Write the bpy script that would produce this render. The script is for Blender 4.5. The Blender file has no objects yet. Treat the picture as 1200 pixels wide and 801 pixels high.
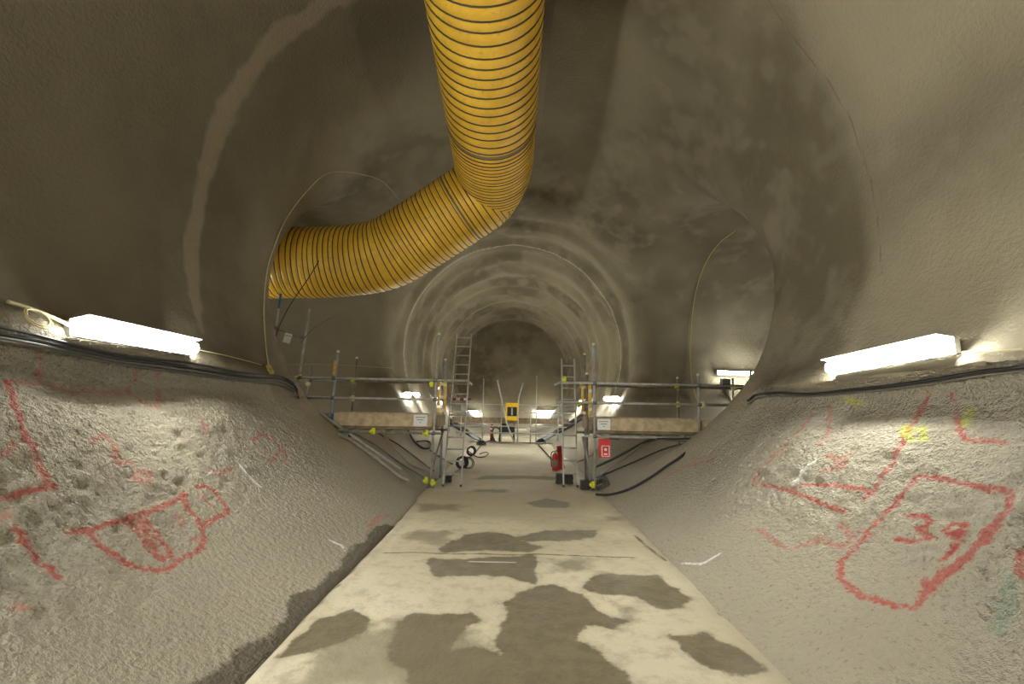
import bpy, bmesh, math, random
import numpy as np
from mathutils import Vector, Matrix

# ------------------------------------------------------------------ camera, world, exposure
scn = bpy.context.scene
COL = scn.collection
FPX, IW, IH = 540.0, 1200.0, 801.0
EYE = Vector((0.0, 0.0, 1.6))
PITCH, ROLL = math.radians(7.5), math.radians(1.1)
cam_data = bpy.data.cameras.new('camera')
cam_data.sensor_fit = 'HORIZONTAL'; cam_data.sensor_width = 36.0
cam_data.lens = 36.0 * FPX / IW
cam_data.clip_start = 0.05; cam_data.clip_end = 200
cam = bpy.data.objects.new('camera', cam_data); COL.objects.link(cam)
CAMROT = Matrix.Rotation(math.radians(90) + PITCH, 3, 'X') @ Matrix.Rotation(ROLL, 3, 'Z')
cam.matrix_world = Matrix.Translation(EYE) @ CAMROT.to_4x4()
scn.camera = cam
world = bpy.data.worlds.new('underground'); scn.world = world; world.use_nodes = True
world.node_tree.nodes['Background'].inputs[0].default_value = (0.02, 0.018, 0.015, 1)
world.node_tree.nodes['Background'].inputs[1].default_value = 0.2
scn.view_settings.view_transform = 'Standard'
scn.view_settings.look = 'None'
scn.view_settings.gamma = 1.0
scn.view_settings.use_curve_mapping = False
scn.view_settings.exposure = 1.15
LAMP_NEAR, LAMP_SIDE, LAMP_FAR, LAMP_END, LAMP_BACK = 66.0, 46.0, 92.0, 70.0, 285.0
LAMP_COL = (0.97, 1.0, 0.95)

def ray(px, py):
    v = CAMROT @ Vector(((px - IW / 2) / FPX, (IH / 2 - py) / FPX, -1.0))
    return v.normalized()
def W(px, py, d):
    v = ray(px, py)
    return EYE + v * (d / v.y)
def onfloor(px, py, z=0.0):
    v = ray(px, py)
    return EYE + v * ((z - EYE.z) / v.z)

# ------------------------------------------------------------------ tunnel shape
rng = np.random.default_rng(7)
TAB = rng.random((64, 64, 64)).astype(np.float32)
def vnoise(p, s, off=0.0):
    q = p * s + off + 1000.0
    i = np.floor(q).astype(np.int64); f = (q - i).astype(np.float32)
    f = f * f * (3 - 2 * f)
    i &= 63; j = (i + 1) & 63
    fx, fy, fz = f[:, 0], f[:, 1], f[:, 2]
    def T(a, b, c): return TAB[a, b, c]
    x0, y0, z0, x1, y1, z1 = i[:, 0], i[:, 1], i[:, 2], j[:, 0], j[:, 1], j[:, 2]
    c00 = T(x0, y0, z0) * (1 - fx) + T(x1, y0, z0) * fx
    c10 = T(x0, y1, z0) * (1 - fx) + T(x1, y1, z0) * fx
    c01 = T(x0, y0, z1) * (1 - fx) + T(x1, y0, z1) * fx
    c11 = T(x0, y1, z1) * (1 - fx) + T(x1, y1, z1) * fx
    return ((c00 * (1 - fy) + c10 * fy) * (1 - fz) + (c01 * (1 - fy) + c11 * fy) * fz) * 2 - 1
def sstep(a, b, x):
    t = np.clip((x - a) / (b - a), 0, 1)
    return t * t * (3 - 2 * t)
R_NEAR, ZC_NEAR, Y_END = 4.3, 3.95, 29.0
CROSS_Y, CROSS_R, CROSS_Z, CROSS_L = 11.3, 3.05, 3.35, 9.0
def ledge(x, y):
    return np.where(x < 0, 2.08 - 0.04 * (y - 3.3), 1.97 - 0.03 * (y - 3.3))
def sdf(x, y, z):
    t = sstep(10.0, 13.6, y)
    far = np.clip((y - 14.0) / 15.0, 0, 1)
    R = R_NEAR * (1 - t) + (3.78 - 0.35 * far) * t
    zc = ZC_NEAR * (1 - t) + (3.36 - 0.05 * far) * t
    # advance rounds of the far drive: each round flares a little, then steps back in
    ph = (y - 14.0) / 1.55
    saw = (ph - np.floor(ph)); saw = np.where(saw < 0.75, saw / 0.75, (1 - saw) / 0.25)
    R = R + t * (0.19 * (saw * saw * (3 - 2 * saw)) - 0.06) * np.clip((z - 0.8) / 1.5, 0, 1)
    # the ledge along the lamp line of the near chamber, the wall set back below it
    n = 1 - sstep(6.3, 7.6, y)
    u = z - ledge(x, y)
    R = R - n * 0.205 * np.exp(-(u / np.where(u > 0, 0.24, 0.075)) ** 2) + n * 0.15 * np.exp(-((u + 0.30) / 0.24) ** 2)
    main = np.sqrt(x * x + (z - zc) ** 2) - R
    main = np.maximum(np.maximum(main, y - Y_END), -8.0 - y)
    cross = np.sqrt((y - CROSS_Y + 0.3 * np.tanh(x)) ** 2 + (z - CROSS_Z) ** 2) - CROSS_R
    cross = np.maximum(cross, np.abs(x) - CROSS_L)
    k = 0.9
    h = np.clip(0.5 + 0.5 * (cross - main) / k, 0, 1)
    return cross * (1 - h) + main * h - k * h * (1 - h)
def sd1(p):
    return float(sdf(np.float64(p[0]), np.float64(p[1]), np.float64(p[2])))
def disp(p):
    """unevenness of the sprayed surface, metres towards the drive"""
    p = np.atleast_2d(np.asarray(p, float)); z = p[:, 2]
    d = 0.07 * vnoise(p, 0.55, 1.0) + 0.03 * vnoise(p, 1.4, 9.0) + 0.012 * vnoise(p, 3.5, 3.0)
    return d * (0.35 + 0.65 * sstep(0.0, 0.8, z))
def onwall(px, py, lift=None):
    """the point of the tunnel lining (or floor) seen at a picture point, lifted off by lift metres"""
    v = ray(px, py); t = 1.2
    for _ in range(160):
        p = EYE + v * t
        d = min(-sd1(p), p.z / 1.0)
        if d < 0.002: break
        t += max(d * 0.55, 0.002)
    p = EYE + v * t
    if lift is None: return p                        # on the smooth design surface
    return p + inward(p) * (lift + (float(disp(p)[0]) if p.z > 0.03 else 0.0))
def inward(p):
    e = 0.03
    if p.z < 0.03: return Vector((0, 0, 1))
    g = Vector((sd1(p + Vector((e, 0, 0))) - sd1(p - Vector((e, 0, 0))),
                sd1(p + Vector((0, e, 0))) - sd1(p - Vector((0, e, 0))),
                sd1(p + Vector((0, 0, e))) - sd1(p - Vector((0, 0, e)))))
    return -g.normalized()
def wallx(side, y, z):
    """half-width of the lining at y, z"""
    a, b = 0.5, 6.0
    for _ in range(40):
        m = (a + b) / 2
        if sd1((side * m, y, z)) < 0: a = m
        else: b = m
    return side * (a - float(disp((side * a, y, z))[0]))

# ------------------------------------------------------------------ materials
MAT = {}
def newmat(name):
    m = bpy.data.materials.new(name); m.use_nodes = True
    nt = m.node_tree; b = nt.nodes['Principled BSDF']
    MAT[name] = m
    return m, nt, b
def N(nt, typ, **kw):
    n = nt.nodes.new(typ)
    for k, v in kw.items():
        if k.startswith('i_'):
            n.inputs[int(k[2:]) if k[2:].isdigit() else k[2:].replace('_', ' ')].default_value = v
        else: setattr(n, k, v)
    return n
def noise_node(nt, scale, detail=4, rough=0.55, vec=None, dist=0.0):
    n = N(nt, 'ShaderNodeTexNoise'); n.inputs['Scale'].default_value = scale
    n.inputs['Detail'].default_value = detail; n.inputs['Roughness'].default_value = rough
    n.inputs['Distortion'].default_value = dist
    if vec is not None: nt.links.new(vec, n.inputs['Vector'])
    return n.outputs['Fac']
def math_node(nt, op, a, b=None, clamp=False):
    n = N(nt, 'ShaderNodeMath', operation=op); n.use_clamp = clamp
    for i, v in enumerate((a, b)):
        if v is None: continue
        if isinstance(v, (int, float)): n.inputs[i].default_value = v
        else: nt.links.new(v, n.inputs[i])
    return n.outputs[0]
def ramp(nt, fac, lo, hi, a=0.0, b=1.0):
    n = N(nt, 'ShaderNodeMapRange', interpolation_type='SMOOTHSTEP')
    nt.links.new(fac, n.inputs[0])
    for i, v in enumerate((lo, hi, a, b)): n.inputs[i + 1].default_value = v
    return n.outputs[0]
def mix(nt, fac, a, b):
    n = N(nt, 'ShaderNodeMix', data_type='RGBA')
    if isinstance(fac, (int, float)): n.inputs[0].default_value = fac
    else: nt.links.new(fac, n.inputs[0])
    for i, v in ((6, a), (7, b)):
        if isinstance(v, tuple): n.inputs[i].default_value = (*v, 1)
        else: nt.links.new(v, n.inputs[i])
    return n.outputs[2]
def attr(nt, name):
    return N(nt, 'ShaderNodeAttribute', attribute_name=name).outputs['Fac']
def bump(nt, height, strength, dist, normal=None):
    n = N(nt, 'ShaderNodeBump'); n.inputs['Distance'].default_value = dist
    if isinstance(strength, (int, float)): n.inputs['Strength'].default_value = strength
    else: nt.links.new(strength, n.inputs['Strength'])
    nt.links.new(height, n.inputs['Height'])
    if normal is not None: nt.links.new(normal, n.inputs['Normal'])
    return n.outputs[0]
def simple(name, col, rough=0.5, metal=0.0, var=0.15, scale=20.0, bmp=0.0, spec=0.5):
    m, nt, b = newmat(name)
    tc = N(nt, 'ShaderNodeTexCoord').outputs['Object']
    f = noise_node(nt, scale, 4, 0.6, tc)
    c2 = tuple(max(0, c * (1 - var)) for c in col); c1 = tuple(min(1, c * (1 + var)) for c in col)
    nt.links.new(mix(nt, ramp(nt, f, 0.3, 0.7), c2, c1), b.inputs['Base Color'])
    b.inputs['Roughness'].default_value = rough; b.inputs['Metallic'].default_value = metal
    b.inputs['Specular IOR Level'].default_value = spec
    if bmp: nt.links.new(bump(nt, f, bmp, 0.01), b.inputs['Normal'])
    return m
def emitter(name, strength):
    m, nt, b = newmat(name)
    b.inputs['Base Color'].default_value = (0.85, 0.85, 0.85, 1)
    b.inputs['Emission Color'].default_value = (*LAMP_COL, 1)
    b.inputs['Emission Strength'].default_value = strength
    return m
def concrete_materials():
    m, nt, b = newmat('shotcrete')
    tc = N(nt, 'ShaderNodeTexCoord').outputs['Object']
    big, mid, wob = attr(nt, 'big'), attr(nt, 'mid'), attr(nt, 'wob')
    fine = noise_node(nt, 30, 3, 0.7, tc)
    c = mix(nt, ramp(nt, big, -0.45, 0.45), (0.135, 0.108, 0.062), (0.27, 0.228, 0.148))
    c = mix(nt, ramp(nt, mid, -0.15, 0.5, 0.0, 0.5), c, (0.31, 0.268, 0.188))
    c = mix(nt, ramp(nt, fine, 0.45, 0.3, 0, 0.45), c, (0.20, 0.165, 0.105))
    c = mix(nt, attr(nt, 'dark_mix'), c, (0.085, 0.068, 0.040))     # darker lining, strongest at near left, with shade put into its colour
    c = mix(nt, attr(nt, 'patch'), c, (0.37, 0.32, 0.222))          # paler spray coat, with light on the upper right put into its colour
    c = mix(nt, attr(nt, 'pale'), c, (0.47, 0.42, 0.32))       # paler benches: dust, and lamp light put into the colour
    rough_a = attr(nt, 'rough')                       # coarse sprayed aggregate of the lower benches
    c = mix(nt, math_node(nt, 'MULTIPLY', rough_a, 0.6), c, (0.50, 0.45, 0.345))
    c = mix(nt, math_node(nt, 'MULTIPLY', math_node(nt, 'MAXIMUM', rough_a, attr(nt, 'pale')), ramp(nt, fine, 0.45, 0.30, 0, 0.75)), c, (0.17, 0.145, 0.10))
    # circumferential joints and bands
    bd = math_node(nt, 'ADD', attr(nt, 'band'), math_node(nt, 'MULTIPLY', wob, 0.09))
    c = mix(nt, ramp(nt, bd, 0.22, 0.10, 0, 0.36), c, (0.40, 0.33, 0.24))
    c = mix(nt, ramp(nt, bd, 0.05, 0.01, 0, 0.35), c, (0.27, 0.20, 0.13))
    c = mix(nt, ramp(nt, attr(nt, 'ring'), 0.055, 0.03, 0, 0.6), c, (0.58, 0.51, 0.37))
    fj = math_node(nt, 'SUBTRACT', fine, 0.5)
    ck = math_node(nt, 'ADD', attr(nt, 'crack'), math_node(nt, 'MULTIPLY', fj, 0.03))
    c = mix(nt, ramp(nt, ck, 0.022, 0.006, 0, 0.55), c, (0.17, 0.10, 0.06))
    # spray paint
    for nm, col, wid, op in (('red', (0.50, 0.035, 0.03), 0.034, 0.66), ('thin', (0.50, 0.035, 0.03), 0.030, 0.78), ('faint', (0.58, 0.08, 0.06), 0.038, 0.38),
                             ('white', (0.88, 0.88, 0.84), 0.027, 0.95), ('lime', (0.62, 0.66, 0.06), 0.045, 0.6),
                             ('green', (0.10, 0.30, 0.20), 0.06, 0.30)):
        d = math_node(nt, 'ADD', attr(nt, nm), math_node(nt, 'MULTIPLY', fj, wid * (1.6 if nm in ('thin', 'white') else 3.0)))
        c = mix(nt, ramp(nt, d, wid * 1.15, wid * 0.2, 0, op), c, col)
    # wet gutter
    wet = math_node(nt, 'ADD', attr(nt, 'wet'), math_node(nt, 'ADD', math_node(nt, 'MULTIPLY', wob, 0.05), math_node(nt, 'MULTIPLY', fj, 0.10)))
    wm = ramp(nt, wet, 0.05, 0.0)
    c = mix(nt, math_node(nt, 'MULTIPLY', wm, 0.82), c, (0.085, 0.07, 0.045))
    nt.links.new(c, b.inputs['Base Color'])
    b.inputs['Roughness'].default_value = 0.9
    b.inputs['Specular IOR Level'].default_value = 0.2
    st = math_node(nt, 'ADD', math_node(nt, 'MULTIPLY', rough_a, 0.8), 0.16)
    nt.links.new(bump(nt, noise_node(nt, 22, 3, 0.6, tc, 0.0), st, 0.14), b.inputs['Normal'])

    m, nt, b = newmat('floor_concrete')
    tc = N(nt, 'ShaderNodeTexCoord').outputs['Object']
    big, wob = attr(nt, 'big'), attr(nt, 'wob')
    mid = noise_node(nt, 6, 5, 0.68, tc)
    c = mix(nt, ramp(nt, big, -0.4, 0.4), (0.53, 0.455, 0.305), (0.71, 0.63, 0.455))
    c = mix(nt, ramp(nt, mid, 0.55, 0.3, 0, 0.5), c, (0.36, 0.31, 0.21))
    c = mix(nt, math_node(nt, 'MULTIPLY', attr(nt, 'dirt'), ramp(nt, mid, 0.35, 0.6, 0.2, 0.7)), c, (0.29, 0.245, 0.165))
    mj = math_node(nt, 'SUBTRACT', mid, 0.5)
    wj = math_node(nt, 'ADD', math_node(nt, 'MULTIPLY', wob, 0.055), math_node(nt, 'MULTIPLY', mj, 0.14))
    wet = math_node(nt, 'ADD', attr(nt, 'wet'), wj)
    wm = ramp(nt, wet, 0.02, -0.015)
    inner = mix(nt, ramp(nt, mid, 0.35, 0.65), (0.135, 0.106, 0.058), (0.185, 0.150, 0.086))
    c = mix(nt, ramp(nt, wet, 0.09, 0.0, 0, 0.25), c, (0.30, 0.26, 0.17))
    c = mix(nt, math_node(nt, 'MULTIPLY', wm, 0.92), c, inner)
    soft = math_node(nt, 'ADD', attr(nt, 'damp'), math_node(nt, 'MULTIPLY', wj, 1.8))
    c = mix(nt, ramp(nt, soft, 0.08, -0.14, 0, 0.68), c, (0.20, 0.167, 0.104))
    jt = math_node(nt, 'ADD', attr(nt, 'crack'), math_node(nt, 'MULTIPLY', mj, 0.04))
    c = mix(nt, ramp(nt, jt, 0.03, 0.008, 0, 0.8), c, (0.12, 0.09, 0.05))
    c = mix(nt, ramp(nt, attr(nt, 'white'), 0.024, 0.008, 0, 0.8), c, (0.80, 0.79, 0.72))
    c = mix(nt, ramp(nt, attr(nt, 'faint'), 0.04, 0.015, 0, 0.4), c, (0.62, 0.10, 0.07))
    nt.links.new(c, b.inputs['Base Color'])
    nt.links.new(ramp(nt, wm, 0, 1, 0.85, 0.45), b.inputs['Roughness'])
    b.inputs['Specular IOR Level'].default_value = 0.3
    nt.links.new(bump(nt, noise_node(nt, 22, 4, 0.7, tc), 0.3, 0.03), b.inputs['Normal'])
concrete_materials()

def duct_material():
    m, nt, b = newmat('yellow_fabric')
    tc = N(nt, 'ShaderNodeTexCoord').outputs['Object']
    f = noise_node(nt, 2.2, 5, 0.65, tc, 0.4); g = noise_node(nt, 14, 4, 0.65, tc)
    c = mix(nt, ramp(nt, f, 0.35, 0.7), (0.70, 0.40, 0.028), (0.86, 0.53, 0.055))
    c = mix(nt, ramp(nt, g, 0.45, 0.28, 0, 0.5), c, (0.40, 0.23, 0.04))
    nt.links.new(c, b.inputs['Base Color'])
    b.inputs['Roughness'].default_value = 0.42
    nt.links.new(bump(nt, g, 0.25, 0.01), b.inputs['Normal'])
duct_material()
simple('duct_rib', (0.045, 0.035, 0.018), 0.6)
simple('duct_band', (0.20, 0.17, 0.10), 0.4, 0.4)
emitter('lamp_near', LAMP_NEAR); emitter('lamp_side', LAMP_SIDE); emitter('lamp_far', LAMP_FAR); emitter('lamp_end', LAMP_END); emitter('lamp_back', LAMP_BACK); emitter('lamp_left', 36.0)
simple('housing_grey', (0.50, 0.50, 0.48), 0.5)
simple('clip_steel', (0.55, 0.55, 0.55), 0.35, 0.9)
simple('galvanised', (0.38, 0.365, 0.32), 0.5, 0.15, 0.2, 9)
simple('dull_tube', (0.22, 0.20, 0.16), 0.6, 0.1, 0.3, 7)
simple('blue_tube', (0.05, 0.14, 0.33), 0.5, 0.0, 0.25, 12)
simple('pale_blue_tube', (0.30, 0.36, 0.40), 0.5, 0.1, 0.2, 12)
simple('coupler_steel', (0.20, 0.19, 0.16), 0.5, 0.6, 0.3)
simple('foam_lime', (0.72, 0.72, 0.03), 0.7)
simple('foam_cream', (0.72, 0.66, 0.36), 0.7)
simple('timber', (0.50, 0.385, 0.235), 0.75, 0, 0.25, 6, 0.2)
simple('timber_dark', (0.33, 0.225, 0.115), 0.8, 0, 0.25, 6, 0.2)
simple('deck_timber', (0.22, 0.16, 0.095), 0.85, 0, 0.3, 6, 0.2)
simple('gate_yellow', (0.72, 0.42, 0.03), 0.45)
simple('aluminium', (0.42, 0.41, 0.36), 0.45, 0.4, 0.15)
simple('paper', (0.80, 0.79, 0.74), 0.7, 0, 0.04)
simple('print_grey', (0.22, 0.22, 0.22), 0.7)
simple('cable_black', (0.018, 0.017, 0.016), 0.55)
simple('cable_grey', (0.13, 0.12, 0.10), 0.6)
simple('hose_pale', (0.34, 0.30, 0.225), 0.6)
simple('rope_cream', (0.50, 0.43, 0.24), 0.85)
simple('rope_yellow', (0.52, 0.42, 0.12), 0.85)
simple('red_paint', (0.56, 0.028, 0.02), 0.35)
simple('red_board', (0.60, 0.03, 0.022), 0.5)
simple('red_dark', (0.36, 0.02, 0.015), 0.5)
simple('white_plastic', (0.80, 0.79, 0.76), 0.5, 0, 0.04)
simple('rubber', (0.045, 0.040, 0.032), 0.85, 0, 0.3, 30)
simple('machine_dark', (0.028, 0.028, 0.03), 0.5)
simple('machine_grey', (0.20, 0.19, 0.17), 0.5, 0.4)
simple('machine_yellow', (0.72, 0.44, 0.02), 0.4)
simple('label_tan', (0.30, 0.19, 0.14), 0.5)

# ------------------------------------------------------------------ helpers
ORG = {}
def tag(o, label=None, cat=None, group=None, kind=None):
    if label: o['label'] = label
    if cat: o['category'] = cat
    if group: o['group'] = group
    if kind: o['kind'] = kind
    return o
def thing(name, label, cat, loc, group=None):
    o = bpy.data.objects.new(name, None); COL.objects.link(o)
    o.empty_display_size = 0.2
    o.location = loc; ORG[o] = Vector(loc)
    return tag(o, label, cat, group)
def perp(d):
    d = d.normalized()
    a = Vector((0, 0, 1)) if abs(d.z) < 0.9 else Vector((1, 0, 0))
    u = d.cross(a).normalized()
    return u, d.cross(u).normalized()
class MB:
    def __init__(s): s.v = []; s.f = []; s.sm = []
    def poly(s, pts, faces, smooth=False):
        n = len(s.v); s.v += [Vector(p) for p in pts]
        for f in faces: s.f.append([n + i for i in f]); s.sm.append(smooth)
        return s
    def box(s, c, size, rot=None):
        c = Vector(c); hx, hy, hz = size[0] / 2, size[1] / 2, size[2] / 2
        pts = [Vector((x, y, z)) for x in (-hx, hx) for y in (-hy, hy) for z in (-hz, hz)]
        if rot is not None: pts = [rot @ p for p in pts]
        return s.poly([c + p for p in pts], [(0, 1, 3, 2), (4, 6, 7, 5), (0, 4, 5, 1), (2, 3, 7, 6), (0, 2, 6, 4), (1, 5, 7, 3)])
    def beam(s, a, b, w, h, up=(0, 0, 1)):
        a, b = Vector(a), Vector(b); d = (b - a); L = d.length; d.normalize()
        u = d.cross(Vector(up)).normalized(); v = u.cross(d)
        rot = Matrix((d, u, v)).transposed()
        return s.box((a + b) / 2, (L, w, h), rot)
    def sweep(s, pts, rad, seg=8, cap=True, closed=False):
        pts = [Vector(p) for p in pts]; n = len(pts)
        rads = rad if isinstance(rad, (list, tuple)) else [rad] * n
        base = len(s.v); u = None
        for i, p in enumerate(pts):
            if closed: t = (pts[(i + 1) % n] - pts[i - 1]).normalized()
            else: t = (pts[min(i + 1, n - 1)] - pts[max(i - 1, 0)]).normalized()
            if u is None: u, _ = perp(t)
            else: u = (u - t * u.dot(t)); u = u.normalized() if u.length > 1e-5 else perp(t)[0]
            w = t.cross(u)
            for k in range(seg):
                a = 2 * math.pi * k / seg
                s.v.append(p + (u * math.cos(a) + w * math.sin(a)) * rads[i])
        m = n if closed else n - 1
        for i in range(m):
            j = (i + 1) % n
            for k in range(seg):
                l = (k + 1) % seg
                s.f.append([base + i * seg + k, base + i * seg + l, base + j * seg + l, base + j * seg + k]); s.sm.append(True)
        if cap and not closed:
            s.f.append([base + k for k in range(seg)][::-1]); s.sm.append(False)
            s.f.append([base + (n - 1) * seg + k for k in range(seg)]); s.sm.append(False)
        return s
    def tube(s, a, b, r, seg=8): return s.sweep([a, b], r, seg)
    def lathe(s, c, prof, axis=(0, 0, 1), seg=16):
        c = Vector(c); ax = Vector(axis).normalized(); u, w = perp(ax); base = len(s.v)
        for r, h in prof:
            for k in range(seg):
                a = 2 * math.pi * k / seg
                s.v.append(c + ax * h + (u * math.cos(a) + w * math.sin(a)) * max(r, 1e-4))
        for i in range(len(prof) - 1):
            for k in range(seg):
                l = (k + 1) % seg
                s.f.append([base + i * seg + k, base + i * seg + l, base + (i + 1) * seg + l, base + (i + 1) * seg + k]); s.sm.append(True)
        s.f.append([base + k for k in range(seg)][::-1]); s.sm.append(False)
        s.f.append([base + (len(prof) - 1) * seg + k for k in range(seg)]); s.sm.append(False)
        return s
    def mesh(s, name, mat, org=Vector((0, 0, 0))):
        me = bpy.data.meshes.new(name)
        me.from_pydata([tuple(p - org) for p in s.v], [], s.f)
        me.polygons.foreach_set('use_smooth', s.sm)
        me.materials.append(MAT[mat]); me.update()
        return me
    def build(s, name, mat, parent=None, label=None):
        """a part of parent, or (without parent) a thing of one mesh with its origin at the base"""
        if parent is not None:
            org = ORG[parent]
        else:
            zs = min(p.z for p in s.v); cx = sum((p for p in s.v), Vector()) / len(s.v)
            org = Vector((cx.x, cx.y, zs))
        o = bpy.data.objects.new(name, s.mesh(name, mat, org)); COL.objects.link(o)
        if parent is not None: o.parent = parent
        else: o.location = org
        ORG[o] = org
        if label: o['label'] = label
        return o
def inst(name, me, parent, world_m, label=None):
    """a part that shares its mesh with its likes"""
    o = bpy.data.objects.new(name, me); COL.objects.link(o)
    o.parent = parent
    o.matrix_local = Matrix.Translation(-ORG[parent]) @ world_m
    if label: o['label'] = label
    return o
def spline(pts, n=6):
    pts = [Vector(p) for p in pts]; out = []
    for i in range(len(pts) - 1):
        p0, p1, p2, p3 = pts[max(i - 1, 0)], pts[i], pts[i + 1], pts[min(i + 2, len(pts) - 1)]
        for k in range(n):
            t = k / n
            out.append(0.5 * ((2 * p1) + (p2 - p0) * t + (2 * p0 - 5 * p1 + 4 * p2 - p3) * t * t + (3 * p1 - p0 - 3 * p2 + p3) * t ** 3))
    out.append(pts[-1]); return out

# ------------------------------------------------------------------ tunnel lining: isosurface of the joined drives
def axis(*segs):
    out = []
    for a, b, h in segs:
        n = max(1, int(round((b - a) / h))); out += list(np.linspace(a, b, n, endpoint=False))
    return np.array(out + [segs[-1][1]])
GX = axis((-9.5, -4.7, 0.16), (-4.7, 4.7, 0.04), (4.7, 9.5, 0.16))
GY = axis((-8.6, 1.0, 0.3), (1.0, 8.2, 0.036), (8.2, 15, 0.06), (15, 29.3, 0.09))
GZ = axis((-0.6, 3.0, 0.038), (3.0, 8.7, 0.055))
def lining():
    nx, ny, nz = len(GX), len(GY), len(GZ)
    F = np.empty((nx, ny, nz), np.float32)
    for j in range(0, ny, 16):
        F[:, j:j + 16] = sdf(GX[:, None, None], GY[None, j:j + 16, None], GZ[None, None, :])
    S = F < 0
    cnt = np.zeros((nx - 1, ny - 1, nz - 1), np.int8)
    for a in (0, 1):
        for b in (0, 1):
            for c in (0, 1): cnt += S[a:nx - 1 + a, b:ny - 1 + b, c:nz - 1 + c]
    act = (cnt > 0) & (cnt < 8)
    ci = np.argwhere(act); n = len(ci)
    idx = np.full(act.shape, -1, np.int32); idx[act] = np.arange(n)
    I, J, K = ci.T
    pos = np.zeros((n, 3)); w = np.zeros(n)
    G = (GX, GY, GZ)
    for ax in range(3):
        for a in (0, 1):
            for b in (0, 1):
                o0 = [0, 0, 0]; o1 = [0, 0, 0]; others = [k for k in range(3) if k != ax]
                o0[others[0]] = o1[others[0]] = a; o0[others[1]] = o1[others[1]] = b; o1[ax] = 1
                f0 = F[I + o0[0], J + o0[1], K + o0[2]].astype(np.float64); f1 = F[I + o1[0], J + o1[1], K + o1[2]].astype(np.float64)
                x = (f0 < 0) != (f1 < 0)
                t = f0[x] / (f0[x] - f1[x])
                p0 = np.stack([G[q][ci[x, q] + o0[q]] for q in range(3)], 1)
                p1 = np.stack([G[q][ci[x, q] + o1[q]] for q in range(3)], 1)
                pos[x] += p0 + (p1 - p0) * t[:, None]; w[x] += 1
    pos /= w[:, None]
    quads = []
    for ax in range(3):
        sl0 = [slice(1, -1)] * 3; sl1 = [slice(1, -1)] * 3
        sl0[ax] = slice(0, -1); sl1[ax] = slice(1, None)
        A, B = S[tuple(sl0)], S[tuple(sl1)]
        e = np.argwhere(A != B); first = A[A != B]
        off = [1, 1, 1]; off[ax] = 0
        e = e + off
        u, v = [k for k in range(3) if k != ax]
        def cell(du, dv):
            c = e.copy(); c[:, u] -= du; c[:, v] -= dv
            return idx[c[:, 0], c[:, 1], c[:, 2]]
        q = np.stack([cell(1, 1), cell(0, 1), cell(0, 0), cell(1, 0)], 1)
        flip = first if ax != 1 else ~first
        q[flip] = q[flip][:, ::-1]
        quads.append(q)
    quads = np.concatenate(quads)
    quads = quads[(quads >= 0).all(1)]
    return pos, quads
def vnormals(P, Q):
    n = np.cross(P[Q[:, 2]] - P[Q[:, 0]], P[Q[:, 3]] - P[Q[:, 1]])
    out = np.zeros_like(P)
    for k in range(4):
        for a in range(3): out[:, a] += np.bincount(Q[:, k], n[:, a], len(P))
    return out / (np.linalg.norm(out, axis=1, keepdims=True) + 1e-12)
def segdist(P, line):
    d = np.full(len(P), 0.5)
    for a, b in zip(line[:-1], line[1:]):
        a, b = np.array(a), np.array(b)
        lo, hi = np.minimum(a, b) - 0.3, np.maximum(a, b) + 0.3
        s = np.where(((P > lo) & (P < hi)).all(1))[0]
        if not len(s): continue
        ab = b - a; L = max(ab @ ab, 1e-9)
        t = np.clip(((P[s] - a) @ ab) / L, 0, 1)
        d[s] = np.minimum(d[s], np.linalg.norm(P[s] - a - t[:, None] * ab, axis=1))
    return d
def polydist(P, poly):
    """signed plan distance to a polygon, negative inside"""
    poly = [np.array(p[:2]) for p in poly]; X = P[:, :2]
    lo = np.min(poly, 0) - 0.4; hi = np.max(poly, 0) + 0.4
    out = np.full(len(P), 0.5)
    s = np.where(((X > lo) & (X < hi)).all(1))[0]
    if not len(s): return out
    X = X[s]; d = np.full(len(s), 9.0); ins = np.zeros(len(s), bool)
    for a, b in zip(poly, poly[1:] + poly[:1]):
        ab = b - a; t = np.clip(((X - a) @ ab) / max(ab @ ab, 1e-9), 0, 1)
        d = np.minimum(d, np.linalg.norm(X - a - t[:, None] * ab, axis=1))
        c = (a[1] > X[:, 1]) != (b[1] > X[:, 1])
        with np.errstate(divide='ignore', invalid='ignore'):
            xi = (b[0] - a[0]) * (X[:, 1] - a[1]) / (b[1] - a[1]) + a[0]
        ins ^= c & (X[:, 0] < xi)
    out[s] = np.where(ins, -d, d)
    return np.clip(out, -0.5, 0.5)
def npmesh(name, P, Q, mats, normals=None, attrs=None):
    me = bpy.data.meshes.new(name)
    me.vertices.add(len(P)); me.vertices.foreach_set('co', P.astype(np.float32).ravel())
    me.loops.add(len(Q) * 4); me.loops.foreach_set('vertex_index', Q.astype(np.int32).ravel())
    me.polygons.add(len(Q)); me.polygons.foreach_set('loop_start', np.arange(0, len(Q) * 4, 4, dtype=np.int32))
    me.polygons.foreach_set('use_smooth', np.ones(len(Q), bool))
    me.update(calc_edges=True)
    for k, v in (attrs or {}).items():
        a = me.attributes.new(k, 'FLOAT', 'POINT'); a.data.foreach_set('value', v.astype(np.float32))
    me.materials.append(MAT[mats])
    if normals is not None: me.normals_split_custom_set_from_vertices(normals.astype(np.float32))
    o = bpy.data.objects.new(name, me); COL.objects.link(o)
    return o

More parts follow.
